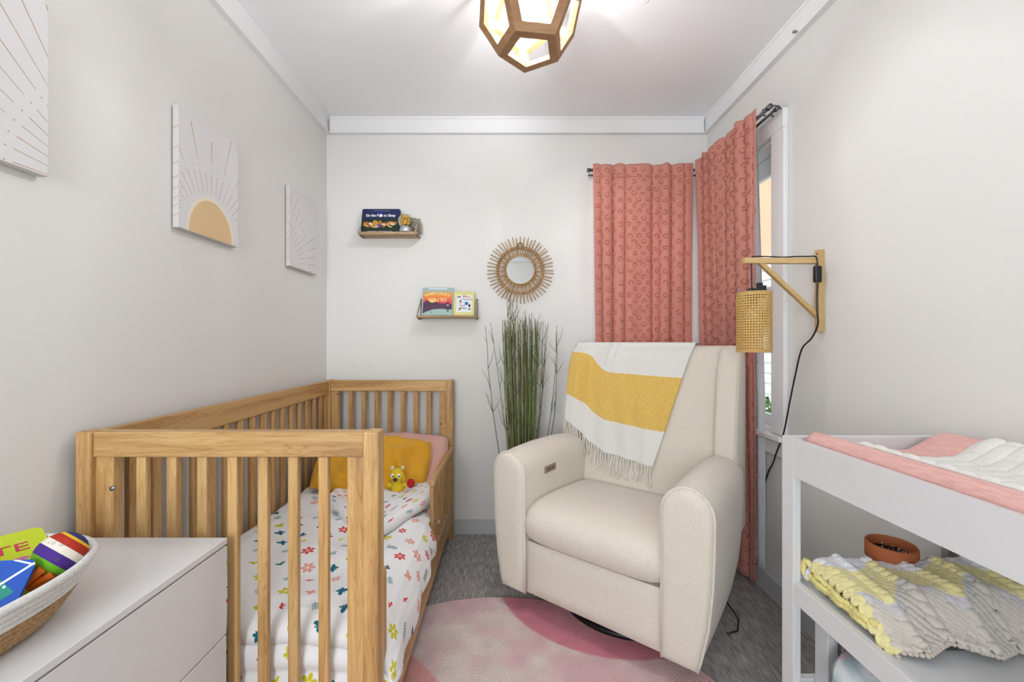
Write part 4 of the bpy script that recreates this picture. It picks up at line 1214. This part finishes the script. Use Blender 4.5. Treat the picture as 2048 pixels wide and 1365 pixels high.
n = N('rug_pile'); t_ = n.node('ShaderNodeTexImage', image=c.image('rug_print')); n.link(n.coords(kind='UV'), t_.inputs[0])
wvt = n.node('ShaderNodeTexWave'); wvt.inputs['Scale'].default_value = 32; wvt.inputs['Distortion'].default_value = 2.2; wvt.inputs['Detail'].default_value = 3; wvt.inputs['Detail Scale'].default_value = 6
n.link(n.coords(rot=(0, 0, R(52))), wvt.inputs[0])
f = n.noise(330, 3, n.coords())
h_ = n.math('ADD', n.math('MULTIPLY', wvt.outputs[1], .32), n.math('MULTIPLY', f, 1.1))
mxn = n.node('ShaderNodeMix', data_type='RGBA', blend_type='MULTIPLY'); mxn.inputs[0].default_value = 1
n.link(t_.outputs[0], mxn.inputs[6]); n.link(n.ramp(h_, [(.25, (.80, .75, .76)), (.85, (1.0, 1.0, 1.0))]), mxn.inputs[7]); n.link(mxn.outputs[2], n.b.inputs['Base Color'])
n.set(Roughness=1); n.bump(h_, .7, .004)
k_ = 96; vs = [(-.04, 1.01, .013)]+[(-.04+.797*cos(2*pi*i/k_), 1.01+.797*sin(2*pi*i/k_), .013) for i in range(k_)]+[(-.04+.80*cos(2*pi*i/k_), 1.01+.80*sin(2*pi*i/k_), .010) for i in range(k_)]+[(-.04+.80*cos(2*pi*i/k_), 1.01+.80*sin(2*pi*i/k_), .0005) for i in range(k_)]
fs2 = []; uvs = []
def ruv(i): p = vs[i]; return ((p[0]+.04)/1.6+.5, (p[1]-1.01)/1.6+.5)
for i in range(k_):
    j = (i+1) % k_
    for q in ((0, 1+i, 1+j), (1+i, 1+k_+i, 1+k_+j, 1+j), (1+k_+i, 1+2*k_+i, 1+2*k_+j, 1+k_+j)):
        fs2.append(q); uvs.append([ruv(x) for x in q])
MB().add(vs, fs2, False, uvs).build('round_rug', n.m, label='round pink abstract rug on the grey carpet between crib and armchair', cat='rug')

# ------------------------------------------------------------------ wall sconce
sc = thing('wall_sconce', 'swing-arm style wooden bracket lamp with cane drum shade on the right wall', 'wall lamp', (XR, 1.54, 1.16))
MB().box(1.146, 1.1665, 1.531, 1.554, 1.163, 1.467, .0015, 1).build('wall_bar', M['oakz'], sc)
arm = MB(); arm.box(.873, 1.1458, 1.531, 1.554, 1.416, 1.437, .0015, 1)
arm.build('arm_bar', M['oakx'], sc)
pB = [(.928, 1.4158), (.950, 1.4158), (1.1458, 1.233), (1.1458, 1.212)]
MB().prism(pB, 'y', 1.533, 1.552, .001, 1).build('brace', M['oakx'], sc)
for z in (1.185, 1.452): MB().lathe([(.0001, .0006), (.003, .0006), (.003, 0)], 10, M=Matrix.Translation((1.1459, 1.542, z)) @ Matrix.Rotation(-pi/2, 4, 'Y')).build('screw', M['blackm'], sc)
# cane shade with real holes
def cane(cx, cy, z0, z1, r, nc, nr):
    mb = MB(); vs = {}; out = []; fs_ = []
    def vid(u, v):
        k = (round(u*1000) % (nc*1000), round(v*1000))
        if k not in vs:
            a = 2*pi*u/nc; vs[k] = len(out); out.append((cx+r*cos(a), cy+r*sin(a), z0+(z1-z0)*v/nr))
        return vs[k]
    for i in range(nc):
        for j in range(nr):
            if j in (0, nr-1):
                fs_.append([vid(i, j), vid(i+1, j), vid(i+1, j+1), vid(i, j+1)]); continue
            o_ = [(i, j), (i+.5, j), (i+1, j), (i+1, j+.5), (i+1, j+1), (i+.5, j+1), (i, j+1), (i, j+.5)]
            h = .25; g = .15
            q_ = [(i+.5-h, j+.5-g), (i+.5, j+.5-h), (i+.5+h, j+.5-g), (i+.5+h, j+.5), (i+.5+h, j+.5+g), (i+.5, j+.5+h), (i+.5-h, j+.5+g), (i+.5-h, j+.5)]
            O_ = [vid(*p) for p in o_]; Q_ = [vid(*p) for p in q_]
            for k in range(8): fs_.append([O_[k], O_[(k+1) % 8], Q_[(k+1) % 8], Q_[k]])
    mb.add(out, fs_, True); return mb
cxs, cys = .912, 1.542
n = N('cane_webbing'); f = n.noise(300, 3, n.coords())
colc = n.ramp(f, [(.35, hexc(214, 172, 96)), (.65, hexc(236, 200, 126))]); n.link(colc, n.b.inputs['Base Color']); n.set(Roughness=.5); n.bump(f, .3, .002)
tr = n.node('ShaderNodeBsdfTranslucent'); n.link(colc, tr.inputs[0]); mx = n.node('ShaderNodeMixShader'); mx.inputs[0].default_value = .25
n.link(n.b.outputs[0], mx.inputs[1]); n.link(tr.outputs[0], mx.inputs[2]); n.link(mx.outputs[0], n.out.inputs[0])
cane(cxs, cys, 1.088, 1.309, .058, 40, 23).build('cane_shade', n.m, sc, solid=.0014)
for z in (1.089, 1.308): MB().tube([(cxs+.058*cos(q), cys+.058*sin(q), z) for q in [2*pi*k/40 for k in range(40)]], .0022, 6, closed=True).build('shade_hoop', M['oakx'], sc)
MB().lathe([(.0001, 0), (.02, 0), (.02, .05), (.012, .062), (.0001, .064)], 20, (cxs-.008, cys, 1.262)).build('socket', M['black'], sc)
MB().sphere((cxs-.008, cys, 1.225), .028, 18, 12).build('bulb', plain('bulb_glass_off', (240, 238, 228), .15), sc, label='unlit white bulb')
sp_ = MB()
for q in (0, 2.1, 4.2): sp_.tube([(cxs-.008, cys, 1.30), (cxs+.057*cos(q), cys+.057*sin(q), 1.305)], .0016, 6)
sp_.build('shade_spider', M['steel'], sc)
mb = MB().box(.926, .942, 1.535, 1.552, 1.290, 1.345, .001, 1).box(.942, .955, 1.535, 1.552, 1.290, 1.335, .001, 1)
mb.build('cord_clip', M['black'], sc)
MB().tube([(.858, 1.545, 1.30), (.856, 1.545, 1.330)], .002, 8).build('pull_pin', M['steel'], sc)
cp_ = [(.904, 1.5425, 1.32), (.903, 1.5425, 1.37), (.902, 1.5425, 1.42), (.903, 1.5425, 1.438), (.915, 1.5425, 1.443), (.96, 1.5425, 1.443), (1.02, 1.5425, 1.4405), (1.07, 1.5425, 1.443), (1.11, 1.5405, 1.443), (1.128, 1.526, 1.44), (1.132, 1.522, 1.425), (1.133, 1.522, 1.40)]
def spl(P, k=6):
    P = [Vector(p) for p in P]; out = []
    for i in range(len(P)-1):
        p0 = P[max(i-1, 0)]; p1 = P[i]; p2 = P[i+1]; p3 = P[min(i+2, len(P)-1)]
        for j in range(k):
            t = j/k; out.append(.5*((2*p1)+(p2-p0)*t+(2*p0-5*p1+4*p2-p3)*t*t+(3*p1-p0-3*p2+p3)*t**3))
    return out+[P[-1]]
MB().tube(spl(cp_), .0024, 8).build('cord', M['black'], sc)
MB().tube(spl([(1.133, 1.522, 1.34), (1.131, 1.521, 1.28), (1.133, 1.522, 1.23), (1.136, 1.524, 1.19), (1.14, 1.56, 1.14), (1.142, 1.617, 1.095), (1.142, 1.655, .985), (1.142, 1.688, .870), (1.140, 1.715, .760), (1.135, 1.735, .70), (1.138, 1.765, .650), (1.148, 1.80, .60), (1.155, 1.845, .545), (1.158, 1.885, .46), (1.158, 1.92, .33)]), .0030, 8).build('cord', M['black'], sc)
MB().box(1.120, 1.146, 1.513, 1.531, 1.343, 1.405, .006, 3, smooth=True).build('switch', M['black'], sc)

# ------------------------------------------------------------------ changing table
ct = thing('changing_table', 'white changing table with a tray top and open shelves along the right wall', 'changing table', (.95, .65, 0))
CX0, CX1, CY0, CY1 = .743, 1.150, .18, 1.128
for (x0, x1) in ((CX0, CX0+.020), (CX1-.020, CX1)):
    for (y0, y1) in ((CY0, CY0+.045), (CY1-.045, CY1)):
        MB().box(x0, x1, y0, y1, 0, .872, .001, 1).build('leg', M['whitef'], ct)
for (x0, x1) in ((CX0, CX0+.016), (CX1-.016, CX1)):
    MB().box(x0, x1, CY0+.0451, CY1-.0451, .774, .872, .0004, 1).build('apron', M['whitef'], ct)
for (y0, y1) in ((CY0, CY0+.016), (CY1-.016, CY1)):
    MB().box(CX0+.0202, CX1-.0202, y0, y1, .774, .872, .001, 1).build('apron', M['whitef'], ct)
MB().box(CX0+.0204, CX1-.0204, CY0+.0163, CY1-.0163, .790, .802).build('tray_bottom', M['whitef'], ct)
for nm, z1 in (('middle_shelf', .500), ('bottom_shelf', .225)):
    s_ = MB().box(CX0+.0005, CX0+.018, CY0+.0452, CY1-.0452, z1-.054, z1, .001, 1).box(CX1-.018, CX1-.0005, CY0+.0452, CY1-.0452, z1-.054, z1, .001, 1)
    s_.box(CX0+.0206, CX1-.0206, CY1-.018, CY1-.001, z1-.054, z1, .001, 1).build('shelf_rail', M['whitef'], ct)
    MB().box(CX0+.0182, CX1-.0182, CY0+.005, CY1-.0185, z1-.024, z1-.008).build(nm, M['whitef'], ct)

# changing pad
M['pinkmus'] = cloth('pink_muslin', (232, 184, 176), (222, 168, 160), 260, .5, cs=(1, .15, 1))
cpd = thing('changing_pad', 'contoured changing pad in pink muslin cover on the table tray', 'changing pad', (.95, .65, .80))
px0, px1, py0, py1 = .765, 1.128, .21, 1.100
def padz(s, e=0):
    a = abs(2*s-1); return .852+.044*sst(.35, .92, a)-.012*sst(.93, 1.0, a)
def fpad(s, t):
    x = px0+(px1-px0)*s; y = py0+(py1-py0)*t
    z = padz(s); ed = sst(0, .045, min(t, 1-t))
    z = .802+(z-.802)*(.35+.65*ed) if ed < 1 else z
    if s in (0.0, 1.0): z = .8025
    z += .0012*nz(x, y, 30, 3)
    return (x, y, z)
S_ = [0, .0001, .01, .03]+[.03+.94*i/40 for i in range(1, 40)]+[.97, .99, .9999, 1.0]
mb = MB(); vs_ = []; fs_ = []; nt_ = 60
for j in range(nt_+1):
    for s in S_:
        p = fpad(s, j/nt_)
        if s in (.0001, .9999): p = (p[0], p[1], p[2]-.02)
        vs_.append(p)
w_ = len(S_)
for j in range(nt_):
    for i in range(w_-1): fs_.append((j*w_+i, j*w_+i+1, (j+1)*w_+i+1, (j+1)*w_+i))
fs_.append([i for i in range(w_)][::-1]); fs_.append([nt_*w_+i for i in range(w_)])
mb.add(vs_, fs_, True).build('pad_cover', M['pinkmus'], cpd)
# quilted liner
def fq(s, t):
    x = .800+(1.112-.800)*s; y = .24+(.965-.24)*t
    ss = (x-px0)/(px1-px0); z = padz(ss); mk = sst(0, .03, min(s, 1-s, t, 1-t))
    # staggered quilted lozenges
    rw = y/.034; r_i = math.floor(rw); cx_ = (x+.5*.078*(r_i % 2))/.078
    a_ = abs((rw-r_i)-.5)*2; b_ = abs((cx_-math.floor(cx_))-.5)*2
    z += .001+mk*(.004+.0075*(max(0, 1-a_**3)*max(0, 1-b_**4))**.5)
    pass
    return (x, y, z)
MB().grid(110, 230, fq).build('quilted_liner', cloth('quilt_white', (238, 236, 230), None, 500, .15), cpd, solid=.002)

# crochet blanket -----------------------------------------------------------
n = N('crochet_yarn'); vc = n.node('ShaderNodeVertexColor', layer_name='Col'); f = n.noise(700, 3, n.coords())
hs = n.node('ShaderNodeMix', data_type='RGBA', blend_type='MULTIPLY'); hs.inputs[0].default_value = 1
n.link(vc.outputs[0], hs.inputs[6]); n.link(n.ramp(f, [(.3, (.86, .86, .86)), (.6, (1, 1, 1))]), hs.inputs[7]); n.link(hs.outputs[2], n.b.inputs['Base Color']); n.set(Roughness=.95); n.b.inputs['Sheen Weight'].default_value = .3
n.bump(f, .4, .001)
M['yarn'] = n.m
cbk = thing('crochet_blanket', 'folded chevron crochet blanket in white, yellow and grey on the middle shelf', 'blanket', (.95, .93, .50))
WHT, YLW, GRY, BEI = (.78, .79, .82), (.84, .76, .38), (.60, .58, .59), (.64, .59, .53)  # grey and beige yarn, darkened to carry shade on the near bands
def tri(x): x = x % 1; return abs(2*x-1)
def cro(s, t):
    """s: across (0 aisle side .. 1 wall), t: 0 far fold .. 1 near hem"""
    x = .772+(1.142-.772)*s
    yf = 1.078-.085*s; yn = .835-.012*s+.028*tri(s*2.8+.114)-.018+.05*max(0, (.18-s)/.18)*0
    y = yf+(yn-yf)*t
    base = .560+.040*s+.006*sin(s*9+t*5)
    far = 1-sst(0, .10, t); near = sst(.62, 1.0, t)
    z = base-.030*far-.068*near*(.45+.55*s)-.02*near
    ed = 1-sst(0, .05, s); z -= .018*ed
    return x, y, z
NU, NV = 380, 330
vs_ = []; cols = []
for j in range(NV+1):
    for i in range(NU+1):
        s, t = i/NU, j/NV
        x, y, z = cro(s, t)
        chev = tri(s*2.8+.114)*.21
        # chevron ribs and stitches
        row = (t*1.0+chev)*23; col_ = s*38+.5*(math.floor(row) % 2)
        ra_ = row-math.floor(row); ca_ = col_-math.floor(col_)
        st_ = (sin(pi*ra_)*sin(pi*ca_))**.55 if sin(pi*ra_)*sin(pi*ca_) > 0 else 0
        z += .0068*st_-.002+.011*(max(0, 1-tri(s*2.8+.114)*7)+max(0, 1-(1-tri(s*2.8+.114))*7))
        hole = (math.floor(row) % 4 == 2) and (math.floor(col_) % 3 == 1)
        if hole: z -= .010*st_
        tt = t+chev*1.0
        if tt < .34: c_ = WHT
        elif tt < .72: c_ = YLW if not (.46 < tt < .50 and (i//9) % 3 == 0) else (.76, .80, .62)
        else: c_ = GRY if tt < .80 else BEI
        if s < .035 and t > .1: c_ = YLW
        vs_.append((x, y+.002*sin(col_*6.28), z)); cols.append(c_)
fs_ = []
for j in range(NV):
    for i in range(NU): fs_.append((j*(NU+1)+i, j*(NU+1)+i+1, (j+1)*(NU+1)+i+1, (j+1)*(NU+1)+i))
o = MB().add(vs_, fs_, True).build('top_fold', M['yarn'], cbk, recalc=False)
ca = o.data.color_attributes.new('Col', 'FLOAT_COLOR', 'POINT')
ca.data.foreach_set('color', [v for c_ in cols for v in (c_[0], c_[1], c_[2], 1)])
md = o.modifiers.new('solid', 'SOLIDIFY'); md.thickness = .008; md.offset = -1
yy = cloth('yellow_yarn', (238, 228, 156), (224, 210, 122), 400, .5)
# scalloped hem loops
hm = MB()
for i in range(46):
    s = i/45; x, y, z = cro(s, 1.0)
    hm.sphere((x, y-.003, z+.001), .0062, 8, 6, sx=.75, sz=.8)
hm.build('scalloped_hem', cloth('beige_yarn', (206, 196, 184), (186, 176, 164), 400, .6), cbk, kind='stuff')
# folded yellow edge rolls along the aisle side
for (dx, z0, z1, y1, nm) in ((-.004, .556, .530, .872, 'yellow_edge'), (-.002, .526, .512, .875, 'yellow_edge'), (.004, .514, .508, .90, 'yellow_edge')):
    P_ = []
    for k in range(60):
        q = k/59; y = 1.076+(y1-1.076)*q
        P_.append((.776+dx+.003*sin(k*.35)+.0008*sin(k*1.3), y, z0+(z1-z0)*q-.012*sin(pi*q)*(1 if z0 > .55 else 0)+.001*sin(k*.9)))
    MB().tube(P_, [.0075+.0007*sin(k*1.7) for k in range(60)], 8).build(nm, yy, cbk)
P_ = [(.774, 1.076, .558-.0), (.772, 1.084, .548), (.772, 1.086, .535), (.773, 1.080, .520), (.776, 1.07, .512)]
MB().tube(spl(P_, 5), .008, 8).build('yellow_edge', yy, cbk)
dk = MB().box(.785, 1.14, .842, 1.05, .4925, .522, .012, 3, smooth=True)
dk.build('dark_blanket', cloth('charcoal_fleece', (52, 52, 56), (36, 36, 40), 200, .8), label='folded charcoal fleece under the crochet blanket', cat='blanket')

# terracotta pot
pt = thing('flower_pot', 'small terracotta flower pot with soil behind the crochet blanket', 'flower pot', (.968, 1.050, .4925))
prof = [(r_*.86, z_*1.17) for r_, z_ in [(.0001, 0), (.036, 0), (.046, .066), (.0475, .068), (.0565, .068), (.060, .072), (.0605, .1025), (.058, .106), (.055, .105), (.0535, .100), (.050, .078), (.0001, .078)]]
MB().lathe(prof, 40, (.968, 1.050, .4925)).build('pot', plain('terracotta', (176, 98, 56), .75, noise_amt=.2, bump=.15), pt)
def fso(s, t):
    a = 2*pi*s; r = .0445*t; x = r*cos(a); y = r*sin(a)
    return (.968+x, 1.050+y, .4925+.101+.006*nz(x, y, 120, 2)+.004*nz(x, y, 50, 5))
MB().grid(60, 16, fso).build('soil', plain('potting_soil', (44, 34, 28), .95, noise_amt=.5, bump=1, bscale=400), pt)
pk = MB(); rs = random.Random(2)
for i in range(26):
    a = rs.uniform(0, 6.28); r = .040*sqrt(rs.random()); pk.sphere((.968+r*cos(a), 1.050+r*sin(a), .4925+.106+rs.uniform(0, .002)), rs.uniform(.001, .0022), 6, 4)
pk.build('perlite', plain('perlite', (225, 222, 214), .8), pt, kind='stuff')

# cushion on bottom shelf
n = N('watercolour_cotton'); co = n.coords(); f = n.noise(5, 3, co, .5, .8); g_ = n.noise(9, 3, n.coords((1, 1, 1.7)), .5, 1.2)
c1_ = n.ramp(f, [(.38, hexc(204, 209, 212)), (.5, hexc(142, 158, 164)), (.65, hexc(118, 138, 146))])
pk_ = n.ramp(g_, [(.60, (0, 0, 0)), (.68, (1, 1, 1))]); mxn = n.node('ShaderNodeMix', data_type='RGBA')
n.link(pk_, mxn.inputs[0]); n.link(c1_, mxn.inputs[6]); mxn.inputs[7].default_value = hexc(196, 150, 160); n.link(mxn.outputs[2], n.b.inputs['Base Color']); n.set(Roughness=.8)
pillow('cushion', 'round-cornered grey and pink watercolour cushion on the bottom shelf', 'cushion', (.935, .955, .305), .37, .21, .11, R(66), 0, n.m, .003, 5, rnd=.8)
# storage box beside it
bx_ = thing('storage_box', 'white framed storage box behind the watercolour cushion', 'storage box', (.92, 1.07, .217))
mbx = MB(); mbx.box(.812, .838, 1.055, 1.10, .2172, .44, .001, 1); mbx.build('frame_post', M['whitef'], bx_)
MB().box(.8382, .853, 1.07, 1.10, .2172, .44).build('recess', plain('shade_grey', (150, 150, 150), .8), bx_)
MB().box(.8535, 1.10, 1.06, 1.10, .2172, .44, .002, 1).build('side_panel', plain('box_beige', (214, 210, 203), .7), bx_)

# tiny details
MB().lathe([(.0001, 0), (.004, .0), (.006, .012), (.004, .016), (.0001, .016)], 12, M=Matrix.Translation((XR-.027, 1.64, 2.352)) @ Matrix.Rotation(-pi/2, 4, 'Y')).build('picture_hook', M['steel'], label='tiny metal hook on the right crown moulding', cat='hook')
MB().lathe([(.012, -.002), (.014, -.001), (.015, 0)], 16, (.525, 1.60, ZC)).add([(.525+.012*cos(2*pi*i/16), 1.60+.012*sin(2*pi*i/16), ZC-.002) for i in range(16)], [list(range(16))[::-1]], False).build('ceiling_cap', M['ceil'], label='small round white cap on the ceiling right of the pendant lamp', cat='ceiling cap')
